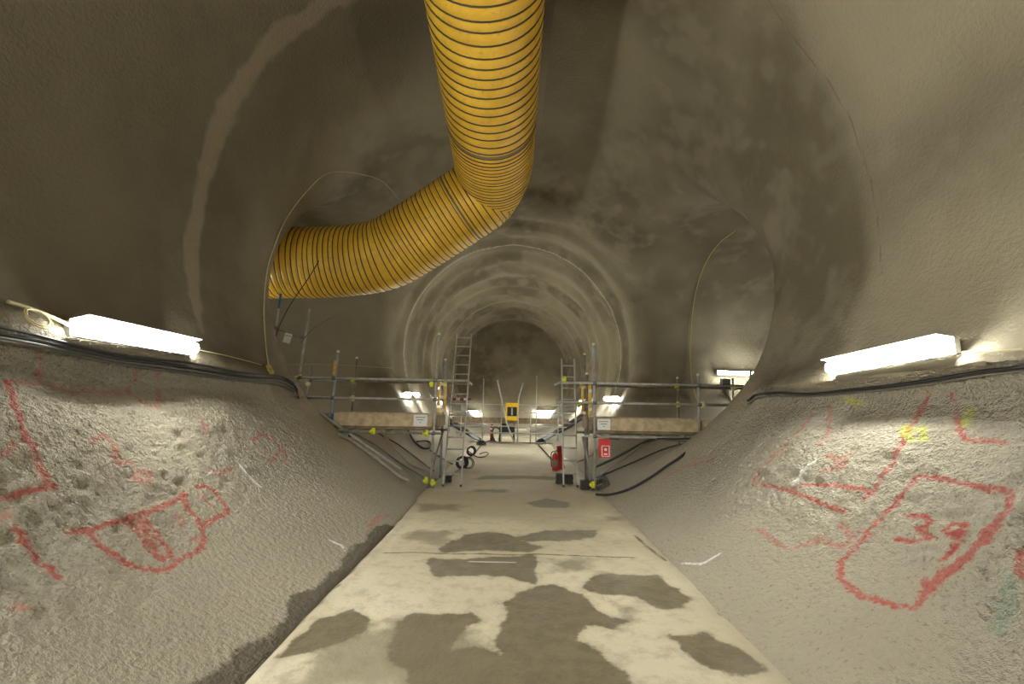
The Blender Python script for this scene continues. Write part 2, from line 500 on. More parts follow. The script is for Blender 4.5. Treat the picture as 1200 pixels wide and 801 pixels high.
# ------------------------------------------------------------------ marks sprayed on the lining (picture outlines carried onto the wall)
def C(ox, oy, sx, pts): return [(ox + x * sx, oy + y * sx) for x, y in pts]
A1 = lambda *p: C(0, 520, 0.25, p)           # lower left wall
A2 = lambda *p: C(0, 400, 0.2, p)            # wall under the left lamp
A3 = lambda *p: C(860, 440, 0.3744, p)       # right wall
RED = [A1((325, 415), (420, 405), (590, 360), (700, 322), (815, 275), (850, 245)),
       A1((410, 405), (450, 470), (560, 545), (680, 585), (790, 585), (815, 560)), A1((820, 550), (880, 525), (945, 485)),
       A1((945, 480), (955, 440), (935, 395), (1065, 322), (1000, 235), (945, 205), (905, 220)),
       A1((600, 365), (680, 470), (745, 535), (800, 520)), A1((655, 370), (720, 480), (755, 530)), A1((680, 365), (740, 440), (800, 500)),
       A1((850, 250), (860, 300), (905, 345), (930, 390)),
       A1((65, 400), (135, 485), (200, 560), (275, 622)),
       A1((0, 262), (100, 235), (200, 215), (245, 210)), A1((210, 210), (180, 130), (120, 0)),
       A2((120, 600), (70, 420), (20, 255)),
       A3((560, 300), (640, 312), (750, 340), (860, 362), (862, 420), (800, 480), (735, 560), (660, 620), (600, 680), (570, 730), (500, 722), (395, 690), (335, 640), (335, 590), (400, 515), (450, 450), (520, 365), (560, 300)),
       A3((850, 440), (800, 505), (730, 580), (650, 650), (590, 700)), A3((595, 640), (605, 680)),
       A3((90, 342), (150, 352), (230, 380), (300, 410), (350, 425)), A3((170, 358), (210, 340), (320, 342), (430, 358)),
       A3((400, 385), (430, 355), (490, 270), (540, 180), (585, 90), (592, 60)),
       A3((668, 60), (690, 130), (708, 182), (830, 192)), A3((905, 560), (908, 640))]
THIN = [A3((540, 432), (595, 436), (618, 462), (575, 480), (615, 500), (580, 520), (508, 512)),
        A3((730, 462), (685, 460), (655, 482), (680, 503), (715, 488), (730, 462), (700, 535), (650, 582))]
FAINT = [A1((520, 0), (525, 100)), A1((575, 95), (605, 105)), A1((620, 160), (650, 140), (690, 155), (680, 190), (640, 190), (620, 160)),
         A1((980, 125), (1010, 155), (1085, 115)), A1((930, 260), (960, 290), (985, 300)), A1((905, 450), (925, 440)),
         A1((830, 350), (850, 380)), A1((60, 770), (110, 790)), A1((0, 350), (30, 330)), A1((0, 60), (35, 50), (38, 10)),
         A2((225, 60), (230, 180), (230, 265)), A2((20, 255), (250, 265), (450, 300), (700, 312)),
         A2((740, 280), (750, 320), (850, 370), (920, 395)), A2((918, 180), (915, 300), (920, 405)), A2((780, 160), (775, 240)),
         A2((520, 600), (590, 560), (640, 600), (660, 690), (660, 720), (750, 720)), A2((1180, 470), (1195, 520)),
         A3((300, 100), (290, 180), (265, 215)), A3((250, 120), (160, 220), (70, 320), (70, 342)),
         A3((290, 250), (330, 260), (320, 290), (270, 300)), A3((365, 245), (320, 265), (345, 290), (350, 260)),
         A3((280, 500), (190, 540)), A3((330, 460), (370, 500), (340, 540), (290, 520)), A3((400, 480), (430, 500)),
         C(860, 380, 1, [(28, 240), (60, 262)]), [(430, 618), (445, 606), (468, 600)], [(295, 515), (310, 508), (330, 525), (335, 545)], [(330, 525), (318, 540)],
         [(232, 490), (240, 508)], [(775, 560), (800, 545), (838, 535)]]
WHITE = [[(280, 545), (295, 560), (310, 576)], [(385, 634), (400, 640), (414, 652)], [(414, 642), (407, 655)],
         [(800, 659), (822, 660), (843, 648)], A3((185, 340), (225, 295), (258, 258))]
LIME = [A3((540, 150), (530, 175), (550, 195)), A3((560, 165), (585, 155), (590, 190)), A3((720, 100), (715, 140)), A3((350, 75), (390, 85))]
GREEN = [A3((870, 640), (860, 720), (830, 790))]
def project(lines, step=14):
    out = []
    for L in lines:
        pts = []
        for a, b in zip(L[:-1], L[1:]):
            n = max(1, int(math.hypot(b[0] - a[0], b[1] - a[1]) / step))
            pts += [(a[0] + (b[0] - a[0]) * k / n, a[1] + (b[1] - a[1]) * k / n) for k in range(n)]
        out.append([onwall(*p) for p in pts + [L[-1]]])
    return out
def marks(P, names):
    A = {}
    for nm in names:
        d = np.full(len(P), 0.5)
        for L in MARK[nm]: d = np.minimum(d, segdist(P, L))
        A[nm] = d
    return A
A7 = lambda *p: [onfloor(250 + x * 0.5417, 540 + y * 0.5417) for x, y in p]
STAIN = [A7((625, 310), (660, 285), (740, 268), (800, 285), (830, 320), (890, 345), (870, 360), (800, 355), (790, 380), (840, 420), (895, 460), (915, 500), (570, 500), (620, 420), (605, 385), (630, 340)),
         A7((390, 350), (430, 325), (560, 330), (575, 345), (520, 380), (515, 410), (560, 398), (620, 415), (600, 500), (450, 500), (380, 420)),
         A7((110, 440), (160, 400), (230, 345), (300, 320), (330, 340), (320, 365), (250, 395), (150, 430)),
         A7((490, 190), (540, 160), (600, 150), (650, 165), (710, 185), (690, 195), (600, 195), (500, 198)),
         A7((650, 165), (720, 148), (830, 150), (820, 165), (740, 170), (680, 172)),
         A7((470, 212), (690, 203), (692, 262), (640, 250), (480, 245), (455, 225)),
         A7((800, 262), (840, 245), (960, 248), (1030, 290), (1020, 315), (960, 318), (935, 300), (915, 290), (830, 288), (800, 275)),
         A7((980, 370), (1060, 370), (1150, 410), (1185, 445), (1150, 465), (1080, 450), (1030, 410)),
         A7((685, 90), (720, 80), (775, 88), (760, 100), (700, 100)), A7((1075, 300), (1110, 300), (1130, 325), (1100, 330))]
DAMP = [A7((230, 400), (400, 330), (600, 380), (640, 500), (150, 500)), A7((720, 208), (800, 212), (840, 240), (740, 240)),
        A7((415, 150), (520, 150), (490, 185), (410, 175)), A7((840, 300), (940, 310), (900, 345)), A7((430, 90), (540, 92), (530, 108), (450, 108)),
        A7((560, 60), (640, 62), (640, 68), (540, 68)), A7((590, 30), (760, 32), (740, 40), (560, 40)), A7((850, 120), (890, 120), (880, 130), (850, 132))]
def gutter(P):
    """the wet strip along the left edge of the floor slab: signed distance in plan"""
    x, y = P[:, 0], P[:, 1]; Z = np.zeros_like(P); Z[:, 1] = y
    hw = 0.065 + 0.035 * vnoise(Z, 1.3, 71.0) + 0.02 * vnoise(Z, 4.1, 72.0) + 0.05 * (1 - sstep(2.6, 3.6, y))
    d = np.abs(x + 1.485 + hw) - hw
    return np.clip(np.maximum(d, np.maximum(y - 6.3, 1.0 - y) * 0.4), -0.5, 0.5)
JOINT = [A7((370, 198), (560, 201), (700, 201), (910, 207)), A7((910, 160), (940, 185), (978, 215)), A7((313, 138), (345, 152))]
GLINT = [A7((552, 216), (655, 219))]  # reflection of water by the joint, painted on as a white line
MARK = {'thin': project(THIN, 6), 'red': project(RED), 'faint': project(FAINT), 'white': project(WHITE), 'lime': project(LIME), 'green': project(GREEN)}
MARK['crack'] = project([[(905, 0), (940, 50), (975, 98), (1000, 145), (1025, 215), (1034, 270), (1036, 320)]]) + [[Vector(p) for p in L] for L in JOINT]

def tones(P):
    return {'big': 0.6 * vnoise(P, 0.5, 21.0) + 0.3 * vnoise(P, 1.1, 22.0) + 0.2 * vnoise(P, 2.3, 23.0),
            'mid': 0.55 * vnoise(P, 2.2, 31.0) + 0.35 * vnoise(P, 4.7, 32.0) + 0.2 * vnoise(P, 9.5, 33.0),
            'wob': 0.6 * vnoise(P, 4.0, 41.0) + 0.4 * vnoise(P, 9.0, 42.0)}
def build_lining():
    P, Q = lining()
    Nn = vnormals(P, Q)
    # make the faces look into the drive
    g = -np.stack([sdf(P[:, 0] + e[0], P[:, 1] + e[1], P[:, 2] + e[2]) - sdf(P[:, 0], P[:, 1], P[:, 2]) for e in ((.02, 0, 0), (0, .02, 0), (0, 0, .02))], 1)
    fl = (np.einsum('ij,ij->i', g[Q[:, 0]], np.cross(P[Q[:, 2]] - P[Q[:, 0]], P[Q[:, 3]] - P[Q[:, 1]])) < 0)
    Q[fl] = Q[fl][:, ::-1]
    Nn = vnormals(P, Q)
    x, y, z = P.T
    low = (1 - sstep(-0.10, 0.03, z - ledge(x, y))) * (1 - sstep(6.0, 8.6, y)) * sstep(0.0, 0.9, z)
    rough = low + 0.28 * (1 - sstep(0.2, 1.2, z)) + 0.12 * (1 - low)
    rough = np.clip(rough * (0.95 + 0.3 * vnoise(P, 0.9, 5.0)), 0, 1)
    A = marks(P, ('red', 'thin', 'faint', 'white', 'lime', 'green', 'crack'))
    A['pale'] = 0.78 * np.where(y < 7.2, 1 - sstep(-0.12, 0.05, z - ledge(x, y)), 1 - sstep(0.7, 2.3, z)) * (0.85 + 0.25 * vnoise(P, 0.8, 61.0))
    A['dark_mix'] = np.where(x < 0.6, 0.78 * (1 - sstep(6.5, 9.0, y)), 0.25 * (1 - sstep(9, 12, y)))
    up = sstep(0.0, 0.15, z - ledge(x, y))
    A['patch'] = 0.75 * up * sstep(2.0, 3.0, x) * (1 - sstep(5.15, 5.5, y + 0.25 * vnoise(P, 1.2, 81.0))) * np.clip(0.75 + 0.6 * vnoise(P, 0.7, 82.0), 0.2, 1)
    d = disp(P) + low * (0.007 * vnoise(P, 8.0, 2.0) + 0.024 * vnoise(P, 16.0, 4.0)) + 0.004 * vnoise(P, 9.0, 8.0)
    P = P + Nn * d[:, None]
    Nn = vnormals(P, Q)
    A['rough'] = rough
    A.update(tones(P))
    bx = np.abs(y - (5.95 + 0.05 * np.sin(z * 1.7))); A['band'] = np.where((x < 0.3) & (z > 2.4) & (y < 7), bx + 0.14 * (1 - sstep(2.2, 3.2, z)), 0.5)
    rg = np.full(len(P), 0.5)
    for yr in (15.55, 19.5, 23.4): rg = np.minimum(rg, np.abs(y - yr))
    A['ring'] = np.where(z > 1.7, rg, 0.5)
    A['wet'] = np.where(z < 0.45, gutter(P), 0.5)
    fc = P[Q].mean(1)
    part = np.full(len(Q), 0)
    part[fc[:, 0] > 0] = 1
    part[(fc[:, 2] > 5.9)] = 2
    part[(fc[:, 1] > Y_END - 0.12)] = 3
    part[(fc[:, 1] < -7.85)] = 4
    for k, nm in enumerate(('wall_left', 'wall_right', 'ceiling', 'wall_back', 'wall_front')):
        q = Q[part == k]
        u, inv = np.unique(q, return_inverse=True)
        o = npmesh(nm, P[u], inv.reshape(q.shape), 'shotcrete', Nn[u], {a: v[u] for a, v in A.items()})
        tag(o, kind='structure')
        o['label'] = {'wall_left': 'sprayed concrete left side of the tunnel with red spray marks', 'wall_right': 'sprayed concrete right side of the tunnel with red numbers',
                      'ceiling': 'sprayed concrete crown of the tunnel', 'wall_back': 'sprayed concrete end face of the far drive', 'wall_front': 'sprayed concrete end of the chamber behind the viewer'}[nm]
        o['category'] = 'wall' if nm != 'ceiling' else 'ceiling'
def build_floor():
    xs = np.linspace(-2.1, 2.1, 121); ys = axis((-8, 1.5, 0.4), (1.5, 9, 0.03), (9, 29.2, 0.09))
    X, Y = np.meshgrid(xs, ys, indexing='ij'); P = np.stack([X.ravel(), Y.ravel(), np.zeros(X.size)], 1)
    P[:, 2] = 0.012 * vnoise(P, 0.9, 2.0) + 0.006 * vnoise(P, 3.1, 7.0)
    ax = np.abs(P[:, 0])
    gx = P[:, 0] + 1.50 + 0.03 * vnoise(P, 0.8, 4.0)
    P[:, 2] += 0.02 * np.exp(-((gx - 0.07) / 0.04) ** 2) - 0.05 * np.exp(-((gx + 0.06) / 0.09) ** 2) * (P[:, 1] < 8)
    P[:, 2] -= 0.14 * sstep(1.49, 1.60, -P[:, 0] - 0.03 * vnoise(P, 0.8, 4.0) - 0.025 * vnoise(P, 4.0, 6.0))
    P[:, 2] -= 0.10 * sstep(1.66, 1.85, P[:, 0])
    nx, ny = X.shape
    i, j = np.meshgrid(np.arange(nx - 1), np.arange(ny - 1), indexing='ij'); i, j = i.ravel(), j.ravel()
    Q = np.stack([i * ny + j, (i + 1) * ny + j, (i + 1) * ny + j + 1, i * ny + j + 1], 1)
    A = {}
    wet = np.full(len(P), 0.5)
    for s in STAIN: wet = np.minimum(wet, polydist(P, s))
    wet = np.minimum(wet, gutter(P))
    dmp = np.full(len(P), 0.5)
    for s in DAMP: dmp = np.minimum(dmp, polydist(P, s))
    A['wet'] = wet; A['damp'] = dmp
    A.update(tones(P))
    A.update(marks(P, ('crack', 'faint')))
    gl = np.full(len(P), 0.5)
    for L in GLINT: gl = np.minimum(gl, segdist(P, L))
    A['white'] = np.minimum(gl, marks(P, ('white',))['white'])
    A['dirt'] = np.clip(sstep(5.2, 8.5, P[:, 1]) * 0.3 + 0.75 * np.exp(-((ax - 1.7) / 0.16) ** 2), 0, 1) * (1 - 0.6 * sstep(11, 15, P[:, 1]))
    o = npmesh('floor', P, Q, 'floor_concrete', None, A)
    tag(o, 'pale concrete tunnel floor with dark wet patches', 'floor', kind='structure')
build_lining(); build_floor()

# ------------------------------------------------------------------ fluorescent lamps
def lamp(a, b, nrm, mat, label, group='tunnel lamps', size=0.11, hood=0.0):
    """a weatherproof batten fitting: back housing, glowing diffuser, end caps and clips; a, b are its ends on the wall"""
    a, b, nrm = Vector(a), Vector(b), Vector(nrm).normalized()
    ax = (b - a).normalized(); nrm = (nrm - ax * nrm.dot(ax)).normalized(); up = ax.cross(nrm)
    if up.z < 0: up = -up
    t = thing('fluorescent_lamp', label, 'lamp', (a + b) / 2 - up * size * 0.6, group)
    def P(s, u, n): return a + ax * s + up * (u * size) + nrm * (n * size)
    L = (b - a).length
    def extr(prof, s0, s1, name, mt):
        m = MB(); n = len(prof)
        pts = [P(s0, u, v) for u, v in prof] + [P(s1, u, v) for u, v in prof]
        m.poly(pts, [[i, (i + 1) % n, n + (i + 1) % n, n + i] for i in range(n)] + [list(range(n))[::-1], list(range(n, 2 * n))])
        return m.build(name, mt, t)
    house = [(-.45, .15), (-.5, .45), (-.5, .6), (.5, .6), (.5, .45), (.45, .15)]
    diff = [(-.5, .6), (-.47, 1.05), (-.28, 1.3), (0, 1.38), (.28, 1.3), (.47, 1.05), (.5, .6)]
    hs = extr(house, 0, L, 'housing', 'housing_grey')
    extr(diff, 0.02, L - 0.02, 'diffuser', mat)
    if hood:                                                        # wings added above and below the tube to cut off its light
        for q, h in ((-1, hood * 0.66), (1, hood)): extr([(q * .54, .5), (q * .60, .5), (q * .72, h), (q * .66, h)][::q], 0, L, 'added_baffle', 'white_plastic')
    cap = [(-.52, .55), (-.5, 1.07), (-.3, 1.34), (0, 1.42), (.3, 1.34), (.5, 1.07), (.52, .55)]
    extr(cap, 0.0, 0.02, 'end_cap', mat); extr(cap, L - 0.02, L, 'end_cap', mat)
    for s in (0.22, 0.78):
        m = MB(); m.beam(P(L * s - 0.02, 0, .05), P(L * s + 0.02, 0, .05), size * 0.5, size * 0.35, nrm); m.build('mounting_clip', 'clip_steel', hs)
        for q in (-1, 1):
            m = MB(); m.box(P(L * s, q * .54, .55), (0.03, 0.03, 0.03)); m.build('clip', 'clip_steel', hs)
    return t
def lamp_px(p, q, mat, label, lift=0.0, group='tunnel lamps', size=0.11, tilt=0.9):
    a, b = onwall(*p), onwall(*q)
    n = (inward(a) + inward(b)) / 2
    return lamp(a + n * lift, b + n * lift, n + Vector((0, 0, -tilt)), mat, label, group, size, 1.75)
lamp_px((72, 385), (214, 410), 'lamp_near', 'long bright fluorescent lamp on the left wall of the near chamber', 0.0, size=0.13, tilt=0.55)
lamp_px((985, 432), (1128, 405), 'lamp_near', 'long bright fluorescent lamp on the right wall of the near chamber', 0.0, size=0.13, tilt=0.75)
def wall_lamp(side, y0, y1, z, mat, label):
    a = Vector((wallx(side, y0, z), y0, z)); b = Vector((wallx(side, y1, z), y1, z))
    n = (inward(a) + inward(b)) / 2
    return lamp(a + n * 0.08, b + n * 0.08, n + Vector((0, 0, -1.8)), mat, label)
wall_lamp(-1, 15.0, 16.5, 1.85, 'lamp_far', 'fluorescent lamp on the far left wall, leftmost above the left toe board')
wall_lamp(1, 15.0, 16.5, 1.85, 'lamp_far', 'fluorescent lamp on the right wall of the far drive, just above the right toe board')
wall_lamp(-1, 20.0, 21.5, 1.75, 'lamp_far', 'fluorescent lamp on the left wall of the far drive, close beside the left ladder gate')
wall_lamp(1, 20.0, 21.5, 1.75, 'lamp_far', 'fluorescent lamp on the right wall of the far drive, hidden behind the right corner post')
for px, sd in ((550, 'left'), (639, 'right')):
    c = W(px, 481, Y_END - 0.12)
    lamp(c - Vector((0.55, 0, 0)), c + Vector((0.55, 0, 0)), (0, -1, -1.0), 'lamp_end', 'fluorescent lamp on the end face of the far drive, %s of the two' % sd)
ly = CROSS_Y - 0.3 + math.sqrt(CROSS_R ** 2 - (2.62 - CROSS_Z) ** 2) - 0.13
lamp(W(840, 436, ly), W(905, 438, ly), (0, -1, -0.2), 'lamp_side', 'fluorescent lamp on the wall of the right side passage above the guardrail')
yl = CROSS_Y + 0.3 - math.sqrt(CROSS_R ** 2 - (2.9 - CROSS_Z) ** 2) + 0.05
lamp((-7.4, yl, 2.9), (-5.9, yl, 2.9), (0, 1, -0.2), 'lamp_left', 'fluorescent lamp inside the left side passage, hidden round the corner')
y0, y1, z = -1.9, -0.4, 2.3
a = Vector((wallx(-1, y0, z), y0, z)); b = Vector((wallx(-1, y1, z), y1, z))
lamp(a + Vector((0.05, 0, 0)), b + Vector((0.05, 0, 0)), (1, 0, -0.2), 'lamp_back', 'fluorescent lamp on the left wall behind the viewer', size=0.13)

# ------------------------------------------------------------------ ventilation duct
def duct():
    D = 0.735; SEG = 44
    near = W(568, -5, 5.15); J = W(580, 216, 9.05)
    p2 = W(505, 270, 9.45); p3 = W(445, 300, 9.6); p4 = W(390, 307, 9.65); p5 = W(330, 308, 9.6)
    d0 = (J - near).normalized(); d1 = (p2 - J).normalized()
    nb = (d0 - d1).normalized()                                   # plane of the mitred elbow
    class Path:
        def __init__(s, ctrl):
            s.p = spline(ctrl, 14); s.L = [0.0]
            for a, b in zip(s.p[:-1], s.p[1:]): s.L.append(s.L[-1] + (b - a).length)
            s.total = s.L[-1]; s.fr = []; u = None; s.n = int(s.total / 0.02)
            for i in range(s.n + 1):
                q = s.total * i / s.n; tg = (s.at(q + 0.1) - s.at(q - 0.1)).normalized()
                u = perp(tg)[0] if u is None else (u - tg * u.dot(tg)).normalized()
                s.fr.append((s.at(q), u.copy(), tg.cross(u), tg))
        def at(s, q):
            q = min(max(q, 0), s.total - 1e-4); k = int(np.searchsorted(s.L, q, side='right')) - 1
            return s.p[k].lerp(s.p[k + 1], (q - s.L[k]) / max(s.L[k + 1] - s.L[k], 1e-9))
        def frame(s, q): return s.fr[min(max(int(round(q / s.total * s.n)), 0), s.n)]
    ext = 0.95
    A = Path([near + (near - J) * 0.9, near + (near - J) * 0.4, near, near.lerp(J, 0.5), J, J + d0 * ext])
    Bp = Path([J - d1 * ext, J, J + d1 * 0.6, p2.lerp(p3, 0.35), p3, p4, p5, p5 + (p5 - p4) * 1.2, p5 + (p5 - p4) * 2.6])
    def clip(v, tg, first):
        h = (v - J).dot(nb)
        if first and h > 0: return v - tg * (h / tg.dot(nb))
        if not first and h > 0: return v - tg * (h / tg.dot(nb))
        return v
    t = thing('ventilation_duct', 'yellow ribbed ventilation duct bending from the crown into the left passage', 'air duct', J)
    def ring(P, q, r, first):
        p, u, w, tg = P.frame(q)
        return [clip(p + (u * math.cos(2 * math.pi * c / SEG) + w * math.sin(2 * math.pi * c / SEG)) * r, tg, first) for c in range(SEG)]
    def gone(P, q, first): return all(abs((v - J).dot(nb)) < 1e-4 for v in ring(P, q, D, first))
    sA = A.total - ext; s_band = sA - (J - near).length * 0.46; sB = ext + 0.85
    def section(P, q0, q1, gap, first):
        ribs = []; q = q0 + gap * 0.6
        while q < q1 - gap * 0.3:
            ribs.append(q); q += gap * (0.90 + 0.2 * ((len(ribs) * 7) % 5) / 5)
        m = MB(); st = []; edges = [q0] + ribs + [q1]
        for a, b in zip(edges[:-1], edges[1:]):
            for k in range(4): st.append((a + (b - a) * k / 4, 0.022 * math.sin(math.pi * k / 4) * min(1, (b - a) / 0.1)))
        st.append((q1, 0))
        for (q, bl) in st: m.v += ring(P, q, D + bl, first)
        for i in range(len(st) - 1):
            for c in range(SEG):
                l = (c + 1) % SEG; m.f.append([i * SEG + c, i * SEG + l, (i + 1) * SEG + l, (i + 1) * SEG + c]); m.sm.append(True)
        sl = m.build('sleeve', 'yellow_fabric', t)
        for q in ribs:
            if gone(P, q, first): continue
            pts = ring(P, q, D + 0.006, first)
            keep = [abs((v - J).dot(nb)) > 1e-4 for v in pts]
            m = MB()
            if all(keep): m.sweep(pts, 0.0115, 5, False, True)
            else:
                k0 = next(i for i in range(SEG) if keep[i] and not keep[i - 1])
                arc = [pts[(k0 + i) % SEG] for i in range(-1, SEG) if i < 0 or keep[(k0 + i) % SEG]]
                if len(arc) < 3: continue
                m.sweep(arc, 0.0115, 5)
            m.build('rib', 'duct_rib', sl)                           # wire rib sewn round this sleeve
        return sl
    section(A, 0.0, s_band, 0.17, True)
    section(A, s_band, A.total, 0.095, True)
    section(Bp, 0.0, sB, 0.12, False)
    section(Bp, sB, Bp.total, 0.115, False)
    for P, s, first in ((A, s_band, True), (Bp, sB, False)):
        m = MB()
        for ds, dr in ((-0.028, 0.008), (-0.02, 0.024), (0.02, 0.024), (0.028, 0.008)): m.v += ring(P, s + ds, D + dr, first)
        for i in range(3):
            for c in range(SEG):
                l = (c + 1) % SEG; m.f.append([i * SEG + c, i * SEG + l, (i + 1) * SEG + l, (i + 1) * SEG + c]); m.sm.append(True)
        m.build('coupling_band', 'duct_band', t, 'grey coupling band')
    for s in np.arange(0.6, sA - 0.3, 1.6):                          # hangers up to the crown
        top = A.at(s) + Vector((0, 0, D)); q = top.copy()
        while sd1(q) < -0.02: q += Vector((0, 0, 0.02))
        m = MB(); m.tube(top - Vector((0, 0, 0.02)), q + Vector((0, 0, 0.05)), 0.006, 5); m.build('hanger_wire', 'clip_steel', t)
duct()

# ------------------------------------------------------------------ scaffold platforms
TR = 0.0242
def coupler_mesh():
    m = MB()
    m.lathe((0, 0, -0.035), [(0.030, 0), (0.036, 0.01), (0.036, 0.06), (0.030, 0.07)], (0, 0, 1), 8)
    m.lathe((-0.035, 0.05, 0), [(0.030, 0), (0.036, 0.01), (0.036, 0.06), (0.030, 0.07)], (1, 0, 0), 8)
    m.tube((0.04, -0.02, 0), (0.04, 0.07, 0), 0.009, 6)
    m.box((0.04, -0.025, 0), (0.028, 0.018, 0.028))
    return m.mesh('coupler', 'coupler_steel')
def foam_mesh(mat):
    m = MB()
    m.lathe((0, 0, -0.06), [(0.028, 0), (0.035, 0.02), (0.040, 0.05), (0.040, 0.075), (0.034, 0.105), (0.028, 0.12)], (0, 0, 1), 10)
    m.lathe((-0.01, -0.075, 0), [(0.028, 0), (0.04, 0.02), (0.04, 0.04)], (0, 1, 0), 8)
    return m.mesh('coupler_cover', mat)
def cap_mesh():
    m = MB(); m.lathe((0, 0, -0.02), [(0.029, 0), (0.029, 0.035), (0.02, 0.045)], (0, 0, 1), 8)
    return m.mesh('end_cap', 'foam_cream')
def plate_mesh():
    m = MB(); m.box((0, 0, 0.004), (0.15, 0.15, 0.008)); m.lathe((0, 0, 0.008), [(0.03, 0), (0.03, 0.05), (0.019, 0.05), (0.019, 0.1)], (0, 0, 1), 8)
    return m.mesh('base_plate', 'coupler_steel')
COUP, FOAM, FOAMC, CAP, PLATE = coupler_mesh(), foam_mesh('foam_lime'), foam_mesh('foam_cream'), cap_mesh(), plate_mesh()
def foot(x, y, z0=1.4):
    z = z0
    while z > 0.0 and sd1((x, y, z)) < -0.03: z -= 0.01
    return max(z, 0.0)
def Tm(p, rz=0.0): return Matrix.Translation(Vector(p)) @ Matrix.Rotation(rz, 4, 'Z')
def platform(side, label, posts, rails, xs, board_x, covers, caps, gate_x):
    fy, by, dz = 8.9, 10.0, 1.06
    t = thing('scaffold_platform', label, 'scaffold', (side * 2.6, 9.45, 0.0)); STD = []
    for (x, y, ztop, mat, lean) in posts:
        zb = foot(x, y)
        m = MB(); m.tube((x - lean * 0.5, y, zb + 0.01), (x + lean * 0.5, y, ztop), TR, 8)
        st = m.build('standard', mat, t)
        STD.append((st, Vector((x, y, ztop))))
        inst('base_plate', PLATE, st, Tm((x - lean * 0.5, y, zb + 0.004)))
    for (a, b, mat, nm) in rails:
        m = MB(); m.tube(a, b, TR, 8); m.build(nm, mat, t)
    # couplers where posts meet rails
    for (x, y, ztop, mat, lean) in posts:
        for z in (1.0, 1.63, 2.0):
            if z < ztop - 0.05 and z > foot(x, y): inst('coupler', COUP, t, Tm((x, y, z), 0 if y > 9.4 else math.pi))
    x0, x1 = xs
    for k in range(5):                                             # deck boards, end to end with the ledgers
        y = fy + 0.11 + k * 0.222
        m = MB(); m.box(((x0 + x1) / 2, y, dz + 0.019), (abs(x1 - x0), 0.215, 0.038)); m.build('deck_board', 'deck_timber', t)
    for k in range(4):
        x = x0 + (x1 - x0) * (0.04 + 0.30 * k)
        m = MB(); m.tube((x, fy - 0.15, dz - TR - 0.001), (x, by + 0.15, dz - TR - 0.001), TR, 8); m.build('transom', 'dull_tube', t)
    bx0, bx1 = board_x
    for y in (fy + 0.045, by - 0.045):
        m = MB(); m.box(((bx0 + bx1) / 2, y, 1.225), (abs(bx1 - bx0), 0.036, 0.235)); m.build('toe_board', 'timber', t)
    m = MB(); m.box((gate_x, (fy + by) / 2, 1.22), (0.036, by - fy - 0.14, 0.225)); m.build('toe_board', 'timber_dark', t, 'dark brown end toe board')
    for (p, kind) in covers:
        inst('coupler_cover', FOAM if kind else FOAMC, t, Tm(p, random.uniform(-1, 1)))
    for p in caps:
        near = [st for st, q in STD if (q - Vector(p)).length < 0.12]
        inst('end_cap', CAP, near[0] if near else t, Tm(p))
    return t
random.seed(3)
F, B = 8.9, 10.0
lp = [(-4.06, F, 3.36, 'galvanised', 0.14), (-3.40, F, 2.52, 'pale_blue_tube', 0.06), (-1.45, F, 2.90, 'galvanised', 0.04),
      (-4.38, B, 2.32, 'dull_tube', 0.06), (-3.40, B, 2.50, 'dull_tube', 0.06), (-1.45, B, 2.50, 'pale_blue_tube', 0.02)]
lr = [((-4.45, F - 0.05, 2.0), (-0.82, F - 0.05, 2.0), 'galvanised', 'guardrail'), ((-4.3, F - 0.05, 1.63), (-1.36, F - 0.05, 1.63), 'galvanised', 'guardrail'),
      ((-4.75, B + 0.05, 2.0), (-1.3, B + 0.05, 2.0), 'dull_tube', 'guardrail'), ((-4.75, B + 0.05, 1.63), (-1.3, B + 0.05, 1.63), 'dull_tube', 'guardrail'),
      ((-3.95, F - 0.05, 1.0), (-1.3, F - 0.05, 1.0), 'dull_tube', 'ledger'), ((-4.1, B + 0.05, 1.0), (-1.3, B + 0.05, 1.0), 'dull_tube', 'ledger'),
      ((-1.47, F + 0.07, 0.98), (-1.52, F + 0.35, 0.02), 'dull_tube', 'brace'), ((-1.42, B - 0.05, 0.98), (-1.56, F + 0.15, 0.02), 'dull_tube', 'brace'),
      ((-0.84, F - 0.07, 2.0), (-0.76, F + 0.04, 1.93), 'galvanised', 'swivel_end')]
lc = [((-4.07, F, 2.0), 1), ((-4.38, B, 1.92), 0), ((-3.40, B, 2.0), 1), ((-1.53, F, 1.93), 1), ((-1.42, B - 0.06, 1.98), 1), ((-3.66, F - 0.02, 1.06), 1), ((-3.40, B, 1.63), 0), ((-3.28, F - 0.06, 0.96), 1),
      ((-2.58, F - 0.06, 1.02), 1), ((-1.58, F - 0.07, 1.0), 1), ((-1.44, F, 0.09), 1), ((-1.56, F, 0.13), 1), ((-4.20, F, 1.63), 0)]
lcap = [(-4.45, F - 0.05, 2.0), (-3.37, F, 2.52), (-3.37, B, 2.50), (-1.43, F, 2.90), (-1.44, B, 2.5)]
L_PLAT = platform(-1, 'tube scaffold platform on the left with timber toe boards and guardrails', lp, lr, (-3.95, -1.46), (-3.75, -1.50), lc, lcap, -1.40)
m = MB(); m.sweep([(-3.42, F, 2.06), (-3.40, F, 2.34)], 0.034, 8); m.build('tube_sleeve', 'gate_yellow', L_PLAT, 'yellow tube sleeve')
m = MB(); m.tube((-3.40, F, foot(-3.4, F)), (-3.40, F, foot(-3.4, F) + 0.12), TR + 0.004, 8); m.build('tube_sleeve', 'blue_tube', L_PLAT, 'blue painted foot of a standard')
